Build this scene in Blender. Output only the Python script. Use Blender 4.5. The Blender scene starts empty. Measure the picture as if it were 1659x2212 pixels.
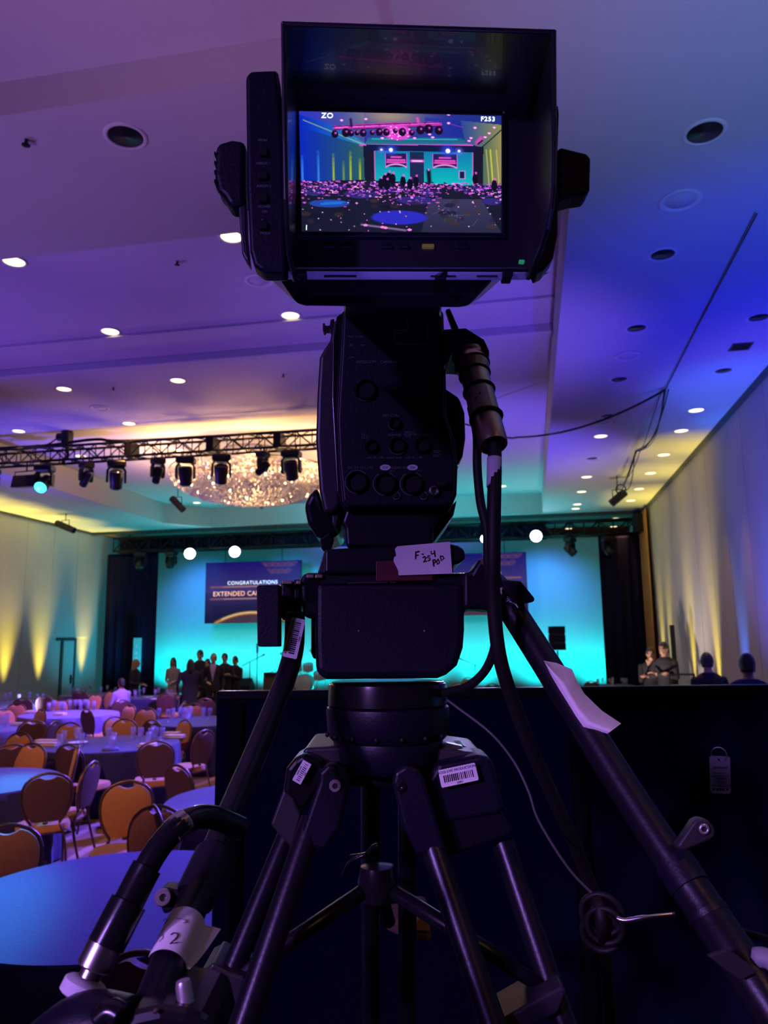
import bpy, bmesh, math, random
import numpy as np
from mathutils import Vector, Matrix
rnd = random.Random(7)
scene = bpy.context.scene
# ------------------------------------------------------------------ camera
F_PX = 1655.0; EYE = 2.05; ROLL = 0.012
PITCH = math.atan(274.8 / F_PX); YAW = math.atan(315.2 * math.cos(PITCH) / F_PX)
FWD = Vector((-math.sin(YAW) * math.cos(PITCH), math.cos(YAW) * math.cos(PITCH), math.sin(PITCH)))
R0 = Vector((math.cos(YAW), math.sin(YAW), 0)); U0 = R0.cross(FWD)
RIGHT = math.cos(ROLL) * R0 - math.sin(ROLL) * U0
UP = math.sin(ROLL) * R0 + math.cos(ROLL) * U0
HF = Vector((-math.sin(YAW), math.cos(YAW), 0)); CAM = Vector((0, 0, EYE))
cd = bpy.data.cameras.new('view'); cam = bpy.data.objects.new('view', cd); scene.collection.objects.link(cam)
cd.sensor_fit = 'VERTICAL'; cd.sensor_height = 36.0; cd.sensor_width = 27.0; cd.lens = F_PX / 2212 * 36
cd.clip_start = 0.02; cd.clip_end = 200
m = Matrix((RIGHT, UP, -FWD)).transposed().to_4x4(); m.translation = CAM
cam.matrix_world = m
cd.dof.use_dof = True; cd.dof.focus_distance = 0.9; cd.dof.aperture_fstop = cd.lens / 2.4
scene.camera = cam
# ------------------------------------------------------------------ world, exposure
w = bpy.data.worlds.new('room air'); scene.world = w; w.use_nodes = True
w.node_tree.nodes['Background'].inputs[0].default_value = (0.10, 0.05, 0.35, 1)
w.node_tree.nodes['Background'].inputs[1].default_value = 0.02
scene.view_settings.view_transform = 'Standard'; scene.view_settings.look = 'None'
scene.view_settings.exposure = 0.0; scene.view_settings.gamma = 1.0
scene.view_settings.use_curve_mapping = False
scene.cycles.max_bounces = 8; scene.cycles.diffuse_bounces = 1; scene.cycles.sample_clamp_indirect = 4.0
scene.cycles.caustics_reflective = False; scene.cycles.caustics_refractive = False

# ------------------------------------------------------------------ lamps: stage and wall fixtures, plus unseen washes added as fill
def spot(name, loc, aim, col, power, angle=60, blend=0.6, size=0.12):
    l = bpy.data.lights.new(name, 'SPOT'); l.energy = power; l.color = col
    l.spot_size = math.radians(angle); l.spot_blend = blend; l.shadow_soft_size = size
    o = bpy.data.objects.new(name, l); scene.collection.objects.link(o)
    o.location = loc
    o.rotation_euler = (Vector(aim) - Vector(loc)).to_track_quat('-Z', 'Y').to_euler()
    return o
YEL = (1.0, 0.74, 0.05); BLU = (0.015, 0.04, 1.0); CYA = (0.0, 0.85, 1.0); PUR = (0.32, 0.14, 1.0); PNK = (0.66, 0.22, 0.85)
RW_YEL = [14.6, 16.7, 19.2, 20.3]          # yellow uplights along the right wall
LW_YEL = [15.4, 16.9, 18.25, 19.7, 21.85]                      # and along the left wall
LAMPS = [
 ('wash_rear_left', (-5.2, -.6, .4), (-3.4, 2.4, 5.75), (.55, .25, .80), 520, 62, 1),
 ('wash_rear_mid', (-1.6, -.8, .4), (-1.0, 2.2, 5.75), (.70, .33, .95), 540, 50, 1),
 ('wash_rear_right', (1.9, -.8, .4), (1.9, 2.4, 5.5), (.42, .38, .80), 900, 56, 1),
 ('wall_teal', (2.8, 1.8, .3), (2.6, 4.4, 5.5), (.01, .22, .9), 560, 62, 1),
 ('wash_beam_left', (-7.5, 3.2, .4), (-4.0, 4.9, 5.5), (.22, .12, .62), 760, 46, 1),
 ('wash_side_left', (-12.6, 5.5, .4), (-5.6, 8.5, 6.3), (.22, .095, .95), 2500, 44, 1),
 ('wash_side_left_far', (-12.6, 11, .4), (-8.0, 14.5, 6.0), (.15, .085, 1), 2500, 58, 1),
 ('wash_tray_right', (.6, 13.0, .4), (-.7, 15.0, 6.1), (.13, .07, 1), 1500, 66, 1),  # this and the next are unseen washes added to colour the tray
 ('wash_tray_near', (.8, 7.4, .4), (-1.0, 9.2, 6.1), (.17, .09, .8), 1000, 56, 1),
 ('wall_blue_near', (2.7, 4.6, .3), (2.2, 8.2, 5.5), (.004, .012, 1.0), 900, 62, 1),
 ('wall_blue_mid', (2.95, 8.2, .3), (2.7, 9.2, 5.5), (.0, .01, 1.0), 560, 50, 1),
 ('wall_blue_far', (2.95, 11.0, .3), (3.05, 11.0, 5.5), (.0, .18, 1.0), 640, 34, 1),
 ('wall_blue_low', (1.2, 9.8, .3), (3.2, 10.4, 3.0), (.13, .10, 1.0), 900, 76, 1),
 ('truss_table_wash', (-2.5, 12.6, 4.9), (-4.2, 7.5, .7), (.12, .075, 1.0), 9200, 54, 1),
 ('truss_table_far', (-6.0, 13.4, 4.9), (-8.5, 14.5, .7), (.34, .12, 1.0), 4200, 70, 1),
 ('truss_near_table', (-.8, 12.6, 4.9), (-2.0, 3.9, .7), (.11, .06, 1.0), 8200, 24, .8),
 ('truss_spot_left', (-7.6, 12.6, 4.9), (-4.85, 6.65, .75), (.0, .42, 1.0), 6500, 7.5, 1),
 ('truss_spot_near', (-7.0, 12.6, 4.9), (-2.75, 3.4, .75), (.0, .40, 1.0), 10000, 6.5, 1),
 ('tray_cyan_fill', (-4.5, 17.6, 5.4), (-4.5, 21.5, 6.0), CYA, 420, 110, .8),  # unseen fill added for the cyan tray end, clear of any truss
 ('stage_cyan_ceiling', (-1.0, 20.6, 2.0), (-.6, 20.6, 5.6), CYA, 420, 100, 1),
 ('stage_cyan_left', (-9.0, 20.6, 2.0), (-10.5, 20.6, 5.6), CYA, 330, 100, 1),
 ('stage_violet', (-4.5, 21.3, 4.2), (-4.5, 22.1, 5.1), (.12, .06, 1.0), 800, 120, 1),
 ('camera_side_wash', (-2.0, -2.6, 3.0), (.02, .70, 1.66), (.52, .24, .95), 520, 17, .8),
 ('left_wall_wash', (-10.5, 15.0, .5), (-13.6, 17.0, 3.6), (.42, .46, .78), 700, 110, 1),  # broad unseen wash added to lift the left wall
 ('left_wall_cyan', (-11.0, 21.5, .5), (-13.6, 21.5, 3.0), (.0, .5, .75), 380, 90, 1),
 ('right_wall_wash', (1.2, 15.2, .5), (3.2, 16.8, 4.2), (.85, .70, .62), 420, 100, 1),  # broad unseen wash added to lift the right wall
 ('truss_mid_table', (-4.2, 13.3, 4.9), (-7.2, 11.4, .75), (.16, .09, 1.0), 3600, 60, 1),
 ('riser_fill', (.15, -.55, 1.0), tuple(CAM + (FWD + RIGHT * .03 + UP * .31) * .66), (.20, .12, 1.0), 64, 7.5, .6),  # made-up fill from below, brightens the viewfinder base plate
 ('camera_soft_wash', (-1.6, -2.8, 3.4), (0, .9, 2.0), (.36, .19, 1.0), 190, 46, .8),  # weak unseen wash added over the rear of the camera
 ('rear_downlight', (-3.0, -1.6, 5.6), (-5.4, 9.4, .6), (1.0, .48, .26), 1500, 40, 1),
 ('rear_downlight_right', (2.3, -1.6, 5.4), (.45, .75, 1.55), (1.0, .45, .20), 90, 22, .8),
]
for L in LAMPS: spot(*L)
for y in RW_YEL:
    spot('wall_yellow', (2.98, y, .25), (3.22, y, 2.9), YEL, 460, 20, 1, .05); spot('wall_yellow', (2.98, y, .25), (3.00, y, 5.4), (1.0, .8, .12), 760, 30, 1, .05)
for y in LW_YEL:
    spot('wall_yellow', (-13.36, y, .25), (-13.6, y, 2.7), YEL, 330, 18, 1, .05); spot('wall_yellow', (-13.34, y, .25), (-13.34, y, 5.4), (1.0, .78, .08), 1500, 34, 1, .05)
spot('wall_blue_beam', (2.98, 12.8, .25), (3.22, 12.8, 2.9), (.02, .18, 1.0), 700, 20, 1, .05); spot('wall_blue_beam', (2.98, 12.8, .25), (3.0, 12.8, 5.4), (.02, .18, 1.0), 400, 32, 1, .05)
for i, x in enumerate(np.linspace(-12.2, 1.9, 9)):
    spot('backdrop_cyan', (x, 24.2, .52), (x, 24.95, 2.2), (0.0, .9, .95), 135, 140, 1)
for x in (-11, -8, -4, .5):
    spot('backdrop_top', (x, 23.0, 4.75), (x, 24.95, 3.0), (.05, .26, 1.0), 260, 100, 1)

# ------------------------------------------------------------------ pixel rays, used to survey positions
def ray(x, y): return (x - 829.5) / F_PX * RIGHT - (y - 1106) / F_PX * UP + FWD
def atZ(x, y, z): v = ray(x, y); return CAM + v * ((z - EYE) / v.z)
def atY(x, y, Y): v = ray(x, y); return CAM + v * (Y / v.y)
def atX(x, y, X): v = ray(x, y); return CAM + v * (X / v.x)
def P(x, y, d): v = ray(x, y); return CAM + v * (d / v.dot(HF))

# ------------------------------------------------------------------ materials
def mat(name, col, rough=.6, metal=0.0, emit=None, es=1.0, bump=0.0, bscale=60, var=0.0, vscale=8, spec=.5, trans=0.0, sheen=0.0, ior=1.45, coat=0.0):
    M = bpy.data.materials.new(name); M.use_nodes = True; nt = M.node_tree; b = nt.nodes['Principled BSDF']
    b.inputs['Base Color'].default_value = (*col, 1); b.inputs['Roughness'].default_value = rough
    b.inputs['Metallic'].default_value = metal; b.inputs['Specular IOR Level'].default_value = spec
    b.inputs['Transmission Weight'].default_value = trans; b.inputs['IOR'].default_value = ior
    b.inputs['Coat Weight'].default_value = coat
    if sheen: b.inputs['Sheen Weight'].default_value = sheen
    if emit: b.inputs['Emission Color'].default_value = (*emit, 1); b.inputs['Emission Strength'].default_value = es
    if var or bump:
        tc = nt.nodes.new('ShaderNodeTexCoord')
    if var:
        n = nt.nodes.new('ShaderNodeTexNoise'); n.inputs['Scale'].default_value = vscale; n.inputs['Detail'].default_value = 4
        nt.links.new(tc.outputs['Object'], n.inputs['Vector'])
        r = nt.nodes.new('ShaderNodeMix'); r.data_type = 'RGBA'
        r.inputs[6].default_value = (*[c * (1 - var) for c in col], 1); r.inputs[7].default_value = (*[min(1, c * (1 + var)) for c in col], 1)
        nt.links.new(n.outputs['Fac'], r.inputs[0]); nt.links.new(r.outputs[2], b.inputs['Base Color'])
    if bump:
        n2 = nt.nodes.new('ShaderNodeTexNoise'); n2.inputs['Scale'].default_value = bscale; n2.inputs['Detail'].default_value = 3
        nt.links.new(tc.outputs['Object'], n2.inputs['Vector'])
        bp = nt.nodes.new('ShaderNodeBump'); bp.inputs['Strength'].default_value = bump; bp.inputs['Distance'].default_value = .01
        nt.links.new(n2.outputs['Fac'], bp.inputs['Height']); nt.links.new(bp.outputs['Normal'], b.inputs['Normal'])
    return M
def attr_emit(name, strength):
    M = bpy.data.materials.new(name); M.use_nodes = True; nt = M.node_tree; b = nt.nodes['Principled BSDF']
    a = nt.nodes.new('ShaderNodeAttribute'); a.attribute_name = 'picture'
    b.inputs['Base Color'].default_value = (.006, .006, .006, 1); b.inputs['Roughness'].default_value = .5; b.inputs['Specular IOR Level'].default_value = .1
    nt.links.new(a.outputs['Color'], b.inputs['Emission Color']); b.inputs['Emission Strength'].default_value = strength
    return M
MT = {}
MT['ceiling'] = mat('ceiling paint', (.60, .585, .57), .85, bump=.35, bscale=18, var=.03, vscale=3)
MT['wall'] = mat('wall covering', (.46, .44, .41), .8, bump=.2, bscale=30, var=.05, vscale=2)
MT['wallpanel'] = mat('wall panel fabric', (.46, .44, .42), .85, bump=.2, bscale=40, var=.05, vscale=2)
MT['trimd'] = mat('dark ceiling trim', (.05, .06, .06), .6, var=.1)
MT['stagesoffit'] = mat('shaded stage soffit', (.22, .13, .10), .85, var=.1, vscale=2)  # darker brown stands in for the dimmer light beyond the stage edge
MT['black'] = mat('black plastic', (.005, .0045, .014), .42, var=.15, vscale=20, bump=.05, bscale=300, spec=.35)
MT['blackg'] = mat('glossy black plastic', (.008, .008, .010), .2, var=.1, vscale=20, spec=.5)
MT['blackm'] = mat('black painted metal', (.010, .009, .016), .33, .3, var=.15, vscale=30, bump=.03, bscale=200)
MT['bodymetal'] = mat('grey black camera metal', (.045, .042, .05), .38, .4, var=.12, vscale=15)
MT['violetplate'] = mat('violet tinted plate', (.62, .60, .80), .35, .1, var=.06, vscale=30)  # pale violet stands in for purple light falling on the base plate
MT['wiregrey'] = mat('dark grey wire', (.07, .068, .07), .5, var=.1)
MT['rubber'] = mat('black rubber', (.008, .008, .008), .55, var=.15, vscale=40, spec=.3)
MT['hoodin'] = mat('hood inside plastic', (.012, .009, .016), .36, var=.1, spec=1.0, coat=.35)
MT['silver'] = mat('brushed steel', (.62, .60, .58), .28, 1.0, var=.08, vscale=60)
MT['brass'] = mat('worn bronze metal', (.50, .36, .27), .34, 1.0, var=.2, vscale=50)
MT['washer'] = mat('zinc washer', (.6, .58, .58), .35, .8, var=.1, vscale=80)
MT['print'] = mat('pale grey print', (.22, .22, .25), .6, var=.05)
MT['paper'] = mat('white paper', (.78, .74, .76), .8, bump=.15, bscale=40, var=.04, vscale=20)
MT['sticker'] = mat('white sticker', (.75, .73, .76), .5, var=.05, vscale=30)
MT['ink'] = mat('black ink', (.01, .01, .012), .6, var=.1)
MT['pencil'] = mat('faint pencil', (.28, .22, .30), .8, var=.1)
MT['red'] = mat('dark red label', (.09, .008, .015), .45, var=.1)
MT['drape'] = mat('black drape', (.010, .010, .040), .95, bump=.3, bscale=120, var=.2, vscale=10, spec=.1)
MT['drapebar'] = mat('black vinyl edge', (.01, .01, .012), .3, var=.1)
MT['tag'] = mat('white tag card', (.62, .6, .68), .7, var=.04, vscale=30)
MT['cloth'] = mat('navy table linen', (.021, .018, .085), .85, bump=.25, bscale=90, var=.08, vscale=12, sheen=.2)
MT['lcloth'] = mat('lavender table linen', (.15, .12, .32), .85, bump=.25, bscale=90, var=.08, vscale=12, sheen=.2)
MT['napkin'] = mat('beige napkin', (.72, .55, .42), .85, bump=.2, bscale=80, var=.05)
MT['gold'] = mat('gold chair fabric', (.50, .205, .08), .85, bump=.25, bscale=150, var=.12, vscale=30, sheen=.3)
MT['brown'] = mat('brown chair vinyl', (.10, .045, .042), .6, bump=.1, bscale=120, var=.12, vscale=20)
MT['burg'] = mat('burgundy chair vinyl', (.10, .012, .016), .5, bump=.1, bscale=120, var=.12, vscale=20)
MT['chairmetal'] = mat('bronze chair frame', (.14, .08, .06), .35, .7, var=.1, vscale=30)
MT['carpet'] = None
MT['truss'] = mat('black truss tube', (.012, .012, .016), .45, .5, var=.1)
MT['fixture'] = mat('black fixture casing', (.012, .011, .014), .4, var=.15)
MT['fixlens'] = mat('fixture lens', (.02, .02, .03), .08, var=.1, coat=.5)
MT['cyanlens'] = mat('lit cyan lens', (.02, .02, .02), .3, emit=(.05, .75, .9), es=3.5, var=.1)
MT['whitelens'] = mat('lit white lens', (.5, .5, .5), .3, emit=(.86, .82, 1.0), es=30, var=.05)
MT['lamp'] = mat('lit downlight', (.8, .7, .5), .3, emit=(1.0, .78, .40), es=3.2, var=.05)
MT['lampoff'] = mat('unlit downlight reflector', (.06, .06, .065), .3, .6, var=.1)
MT['ring'] = mat('white trim ring', (.74, .72, .7), .5, var=.04)
MT['crystal'] = mat('chandelier crystal', (.95, .84, .68), .22, trans=.25, emit=None, ior=1.5, var=.03, spec=.9)
MT['bulb'] = mat('chandelier bulb', (1, .9, .7), .3, emit=(1.0, .72, .34), es=9, var=.05)
MT['glass'] = mat('clear glass', (.42, .40, .72), .12, spec=1.0, var=.01, coat=.6); MT['glass'].node_tree.nodes['Principled BSDF'].inputs['Alpha'].default_value = .24  # lavender body colour stands in for purple light caught by the glass
MT['cyc'] = mat('white cyclorama fabric', (.74, .76, .78), .9, bump=.1, bscale=5, var=.03, vscale=1)
MT['wallglow'] = mat('painted wall glow', (.52, .24, .06), .85, bump=.2, bscale=60, var=.1, vscale=6)
MT['skin'] = mat('skin', (.52, .30, .22), .55, var=.06, vscale=20)
MT['skin2'] = mat('tan skin', (.36, .19, .13), .55, var=.06, vscale=20)
MT['hair'] = mat('dark hair', (.018, .012, .012), .5, var=.2, vscale=60, bump=.3, bscale=90)
MT['blond'] = mat('blond hair', (.42, .25, .17), .5, var=.2, vscale=60, bump=.3, bscale=90)
MT['greyhair'] = mat('grey hair', (.35, .32, .32), .6, var=.2, vscale=60)
MT['suit'] = mat('black suit cloth', (.012, .012, .018), .85, var=.15, vscale=25)
MT['bluesuit'] = mat('blue suit cloth', (.03, .04, .14), .85, var=.15, vscale=25)
MT['lav'] = mat('lavender shirt cloth', (.42, .34, .66), .85, var=.08, vscale=25)
MT['greytop'] = mat('grey blouse cloth', (.40, .36, .40), .85, var=.12, vscale=25)
MT['whiteshirt'] = mat('white shirt cloth', (.7, .7, .72), .85, var=.05)
MT['eye'] = mat('eye', (.02, .015, .015), .3, var=.05)
MT['lip'] = mat('lip', (.35, .12, .10), .5, var=.05)
MT['wood'] = mat('plain wood', (.28, .17, .09), .6, var=.25, vscale=14)
MT['cajon'] = mat('pale drum shell', (.6, .55, .5), .4, var=.08)
MT['cymbal'] = mat('brass cymbal', (.75, .55, .25), .3, 1.0, var=.1)
MT['yellow'] = mat('dull yellow button', (.28, .24, .03), .5, var=.05, emit=(.9, .7, .1), es=.05)
MT['green'] = mat('green indicator', (.02, .3, .12), .4, var=.05, emit=(.05, 1, .4), es=.18)
MT['textw'] = mat('white screen text', (1, 1, 1), .5, emit=(.9, 1, 1), es=1.25, var=.01)
MT['texto'] = mat('orange screen text', (1, .6, .3), .5, emit=(1.0, .42, .2), es=1.3, var=.01)
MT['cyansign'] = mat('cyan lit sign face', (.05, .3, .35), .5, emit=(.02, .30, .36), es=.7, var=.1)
MT['brownbag'] = mat('brown canvas', (.11, .065, .05), .9, bump=.3, bscale=100, var=.15)
MT['yellowtape'] = mat('ochre tape', (.35, .22, .08), .6, var=.1)
# patterned carpet: tan ground with pale swirling lines
Mc = bpy.data.materials.new('swirl carpet'); Mc.use_nodes = True; nt = Mc.node_tree; b = nt.nodes['Principled BSDF']; b.inputs['Roughness'].default_value = .95
tc = nt.nodes.new('ShaderNodeTexCoord'); no = nt.nodes.new('ShaderNodeTexNoise'); no.inputs['Scale'].default_value = .8; no.inputs['Detail'].default_value = 0.5
wv = nt.nodes.new('ShaderNodeTexWave'); wv.inputs['Scale'].default_value = .55; wv.inputs['Distortion'].default_value = 9; wv.inputs['Detail'].default_value = 0; wv.inputs['Detail Scale'].default_value = .7
rp = nt.nodes.new('ShaderNodeValToRGB'); rp.color_ramp.elements[0].position = .80; rp.color_ramp.elements[0].color = (.24, .115, .07, 1)
rp.color_ramp.elements[1].position = .93; rp.color_ramp.elements[1].color = (.46, .27, .18, 1)
nt.links.new(tc.outputs['Object'], wv.inputs['Vector']); nt.links.new(wv.outputs['Fac'], rp.inputs['Fac']); nt.links.new(rp.outputs['Color'], b.inputs['Base Color'])
MT['carpet'] = Mc

# ------------------------------------------------------------------ mesh helpers
def frame(d):
    d = d.normalized(); a = Vector((0, 0, 1)) if abs(d.z) < .9 else Vector((1, 0, 0))
    x = d.cross(a).normalized(); y = d.cross(x).normalized(); return x, y
class MB:
    def __init__(s): s.v = []; s.f = []; s.m = []; s.cur = 0
    def face(s, idx): s.f.append(tuple(idx)); s.m.append(s.cur)
    def rings(s, rings, cap0=True, cap1=True, closed=True):
        b = len(s.v); n = len(rings[0])
        for r in rings: s.v += [Vector(p) for p in r]
        for i in range(len(rings) - 1):
            for j in range(n if closed else n - 1):
                k = (j + 1) % n
                s.face((b + i * n + j, b + i * n + k, b + (i + 1) * n + k, b + (i + 1) * n + j))
        if cap0: s.face([b + j for j in range(n)][::-1])
        if cap1: s.face([b + (len(rings) - 1) * n + j for j in range(n)])
        return s
    def slab(s, pts, d0, d1, shrink=1.0):
        """outline surveyed at distance d0, carried straight back to d1"""
        a = [P(x, y, d0) for x, y in pts]; c = sum(a, Vector()) / len(a); t = HF * (d1 - d0)
        return s.rings([a, [c + (p - c) * shrink + t for p in a]])
    def loft2(s, pa, da, pb, db): return s.rings([[P(x, y, da) for x, y in pa], [P(x, y, db) for x, y in pb]])
    def box(s, c, sz, rz=0.0, axes=None):
        c = Vector(c)
        if axes is None: ax = (Vector((math.cos(rz), math.sin(rz), 0)), Vector((-math.sin(rz), math.cos(rz), 0)), Vector((0, 0, 1)))
        else: ax = axes
        q = [ax[0] * (sx * sz[0] / 2) + ax[1] * (sy * sz[1] / 2) for sx, sy in ((-1, -1), (1, -1), (1, 1), (-1, 1))]
        h = ax[2] * (sz[2] / 2)
        return s.rings([[c + p - h for p in q], [c + p + h for p in q]])
    def tube(s, pts, r, n=10, cap=True):
        pts = [Vector(p) for p in pts]; rr = r if isinstance(r, (list, tuple)) else [r] * len(pts)
        x = None; rings = []
        for i, p in enumerate(pts):
            d = (pts[min(i + 1, len(pts) - 1)] - pts[max(i - 1, 0)])
            if d.length < 1e-9: d = Vector((0, 0, 1))
            d.normalize()
            if x is None: x, y = frame(d)
            else:
                x = (x - d * x.dot(d)).normalized()
            y = d.cross(x)
            rings.append([p + (x * math.cos(a) + y * math.sin(a)) * rr[i] for a in [2 * math.pi * k / n for k in range(n)]])
        return s.rings(rings, cap, cap)
    def lathe(s, prof, o=(0, 0, 0), d=(0, 0, 1), n=20, sx=1.0, sy=1.0, xa=None):
        o = Vector(o); d = Vector(d).normalized()
        if xa is None: x, y = frame(d)
        else: x = Vector(xa).normalized(); y = d.cross(x)
        rings = [[o + d * h + x * (math.cos(2 * math.pi * k / n) * r * sx) + y * (math.sin(2 * math.pi * k / n) * r * sy) for k in range(n)] for r, h in prof]
        return s.rings(rings)
    def ball(s, c, r, n=12, m_=8):
        r = Vector(r) if not isinstance(r, (int, float)) else Vector((r, r, r)); c = Vector(c)
        rings = []
        for i in range(m_ + 1):
            t = math.pi * i / m_; q = max(math.sin(t), .02)
            rings.append([c + Vector((math.cos(2 * math.pi * k / n) * q * r.x, math.sin(2 * math.pi * k / n) * q * r.y, -math.cos(t) * r.z)) for k in range(n)])
        return s.rings(rings)
    def torus(s, c, d, R, r, n=24, k=6, a0=0.0, a1=2 * math.pi, xa=None):
        d = Vector(d).normalized()
        if xa is None: x, y = frame(d)
        else: x = Vector(xa).normalized(); y = d.cross(x)
        full = abs(a1 - a0 - 2 * math.pi) < 1e-6
        pts = [Vector(c) + (x * math.cos(a) + y * math.sin(a)) * R for a in [a0 + (a1 - a0) * i / n for i in range(n + 1)]]
        return s.tube(pts, r, k, cap=not full)
    def octa(s, c, r, h):
        c = Vector(c); b = len(s.v)
        s.v += [c + Vector(p) for p in ((r, 0, 0), (0, r, 0), (-r, 0, 0), (0, -r, 0), (0, 0, h), (0, 0, -h))]
        for i in range(4):
            j = (i + 1) % 4; s.face((b + i, b + j, b + 4)); s.face((b + j, b + i, b + 5))
def origin(o):
    p = Vector((0, 0, 0))
    while o is not None: p = p + o.location; o = o.parent
    return p
def build(name, mb, mats, parent=None, smooth=False, bevel=0.0, seg=2, off=None):
    if off is None: off = origin(parent) if parent is not None else Vector((0, 0, 0))
    me = bpy.data.meshes.new(name)
    me.from_pydata([tuple(v - off) for v in mb.v], [], mb.f)
    for k in (mats if isinstance(mats, (list, tuple)) else [mats]): me.materials.append(MT[k] if isinstance(k, str) else k)
    if max(mb.m, default=0) > 0: me.polygons.foreach_set('material_index', mb.m)
    bm = bmesh.new(); bm.from_mesh(me); bmesh.ops.recalc_face_normals(bm, faces=bm.faces)
    bm.to_mesh(me); bm.free()
    if smooth: me.polygons.foreach_set('use_smooth', [True] * len(me.polygons))
    me.update()
    o = bpy.data.objects.new(name, me); scene.collection.objects.link(o)
    if parent is not None: o.parent = parent
    if smooth == 'angle':
        me.set_sharp_from_angle(angle=math.radians(40))
    if bevel:
        bv = o.modifiers.new('edge', 'BEVEL'); bv.width = bevel; bv.segments = seg; bv.limit_method = 'ANGLE'; bv.angle_limit = math.radians(35)
    return o
def tag(o, label, cat, group=None):
    o['label'] = label; o['category'] = cat
    if group: o['group'] = group
    return o
def thing(name, label, cat, loc=(0, 0, 0), rz=0, group=None):
    o = bpy.data.objects.new(name, None); scene.collection.objects.link(o); o.empty_display_size = .05
    o.location = loc; o.rotation_euler = (0, 0, rz); return tag(o, label, cat, group)
def struct(name, mb, mats, parent=None, **k):
    o = build(name, mb, mats, parent, **k); o['kind'] = 'structure'; return o
def copy_tree(o, parent=None):
    c = o.copy(); scene.collection.objects.link(c)
    if parent is not None: c.parent = parent
    for ch in o.children: copy_tree(ch, c)
    return c
def text(name, body, o, xdir, updir, size, material, parent, extrude=.0003, align='CENTER', shear=0, sp=1.0):
    cu = bpy.data.curves.new(name, 'FONT'); cu.body = body; cu.size = size; cu.extrude = extrude; cu.align_x = align; cu.align_y = 'CENTER'; cu.shear = shear; cu.space_character = sp
    cu.materials.append(MT[material])
    ob = bpy.data.objects.new(name, cu); scene.collection.objects.link(ob)
    x = Vector(xdir).normalized(); z = x.cross(Vector(updir)).normalized(); y = z.cross(x)
    M4 = Matrix((x, y, z)).transposed().to_4x4(); M4.translation = Vector(o) - (origin(parent) if parent else Vector())
    ob.matrix_local = M4
    if parent: ob.parent = parent
    ob.matrix_local = M4
    return ob
def smooth_path(pts, n=6):
    pts = [Vector(p) for p in pts]; out = []
    for i in range(len(pts) - 1):
        p0 = pts[max(i - 1, 0)]; p1 = pts[i]; p2 = pts[i + 1]; p3 = pts[min(i + 2, len(pts) - 1)]
        for k in range(n):
            t = k / n
            out.append(.5 * ((2 * p1) + (p2 - p0) * t + (2 * p0 - 5 * p1 + 4 * p2 - p3) * t * t + (3 * p1 - p0 - 3 * p2 + p3) * t ** 3))
    out.append(pts[-1]); return out
def pxpath(lst, n=6): return smooth_path([P(*q) for q in lst], n)
# ================================================================== ROOM
XL, XR, YN, YS, YB, ZC, ZT, ZA = -13.6, 3.22, -9.0, 22.0, 27.0, 5.5, 6.1, 5.75
def bx(mb, x0, x1, y0, y1, z0, z1): return mb.box(((x0 + x1) / 2, (y0 + y1) / 2, (z0 + z1) / 2), (x1 - x0, y1 - y0, z1 - z0))
struct('floor', bx(MB(), XL - .2, XR + .2, YN, YB, -.1, 0), 'carpet')
mb = MB(); TL, TR = -10.5, .45
bx(mb, TR, XR + .2, YN, YS, ZC, 6.4); bx(mb, XL - .2, TL, YN, YS, ZC, 6.4)
bx(mb, TL, TR, 4.03, 5.75, ZC, 6.4); bx(mb, -.62, TR, YN, 4.03, ZC, 6.4)
bx(mb, TL, -.62, YN, 4.03, ZA, 6.4); bx(mb, TL, TR, 5.75, 21.8, ZT, 6.4)
bx(mb, TL, TR, 21.8, YS, ZC, 6.4)
mb.rings([[(TL, 20.7, ZC), (TL + 1.0, 21.8, ZC), (TL, 21.8, ZC)], [(TL, 20.7, ZT), (TL + 1.0, 21.8, ZT), (TL, 21.8, ZT)]])
struct('ceiling', mb, 'ceiling')
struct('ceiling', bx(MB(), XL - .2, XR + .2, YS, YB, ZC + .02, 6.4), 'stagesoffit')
struct('light_stop', bx(MB(), XL, XR, YS - .06, YS + .06, ZC - .09, ZC + .02), 'trimd')  # header strip added to cut off the cyan light at the stage
mb = MB(); bx(mb, TL, TR, 9.72, 9.86, ZT - .11, ZT); struct('trim_2', mb, 'ceiling', bevel=.008)
mb = MB(); bx(mb, TL, TR, 8.86, 8.93, ZT - .035, ZT); struct('trim_3', mb, 'ceiling')
struct('trim_4', bx(MB(), XR - .06, XR, YN, YS - .06, ZC - .07, ZC), 'trimd')
struct('trim_5', bx(MB(), XL, XL + .06, YN, YS - .06, ZC - .07, ZC), 'trimd')
wl = struct('wall_left', bx(MB(), XL - .25, XL - .03, YN, YB, 0, ZC), 'wall')
wr = struct('wall_right', bx(MB(), XR + .03, XR + .25, YN, YB, 0, ZC), 'wall')
struct('wall_back', bx(MB(), XL - .2, XR + .2, YB, YB + .2, 0, ZC), 'wall')
struct('wall_rear', bx(MB(), XL - .2, XR + .2, YN - .2, YN, 0, 6.2), 'wall')
# wall covering panels, each with a recessed joint
d0 = atX(131, 1440, XL).y; d1 = atX(160, 1440, XL).y
for wall, x0, x1 in ((wl, XL - .03, XL), (wr, XR, XR + .03)):
    y = 1.0 if wall is wr else 3.0; n = 0
    while y < YS + .4:
        wd = 1.22; y1 = y + wd
        if wall is wl and y < d1 and y1 > d0:      # wall panel above the door
            mb = MB(); z0 = 2.22
        else: mb = MB(); z0 = .1
        bx(mb, x0, x1, y + .008, y1 - .008, z0, ZC - .07)
        p = build('panel', mb, 'wallpanel', wall); p['kind'] = 'structure'; y = y1
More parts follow.
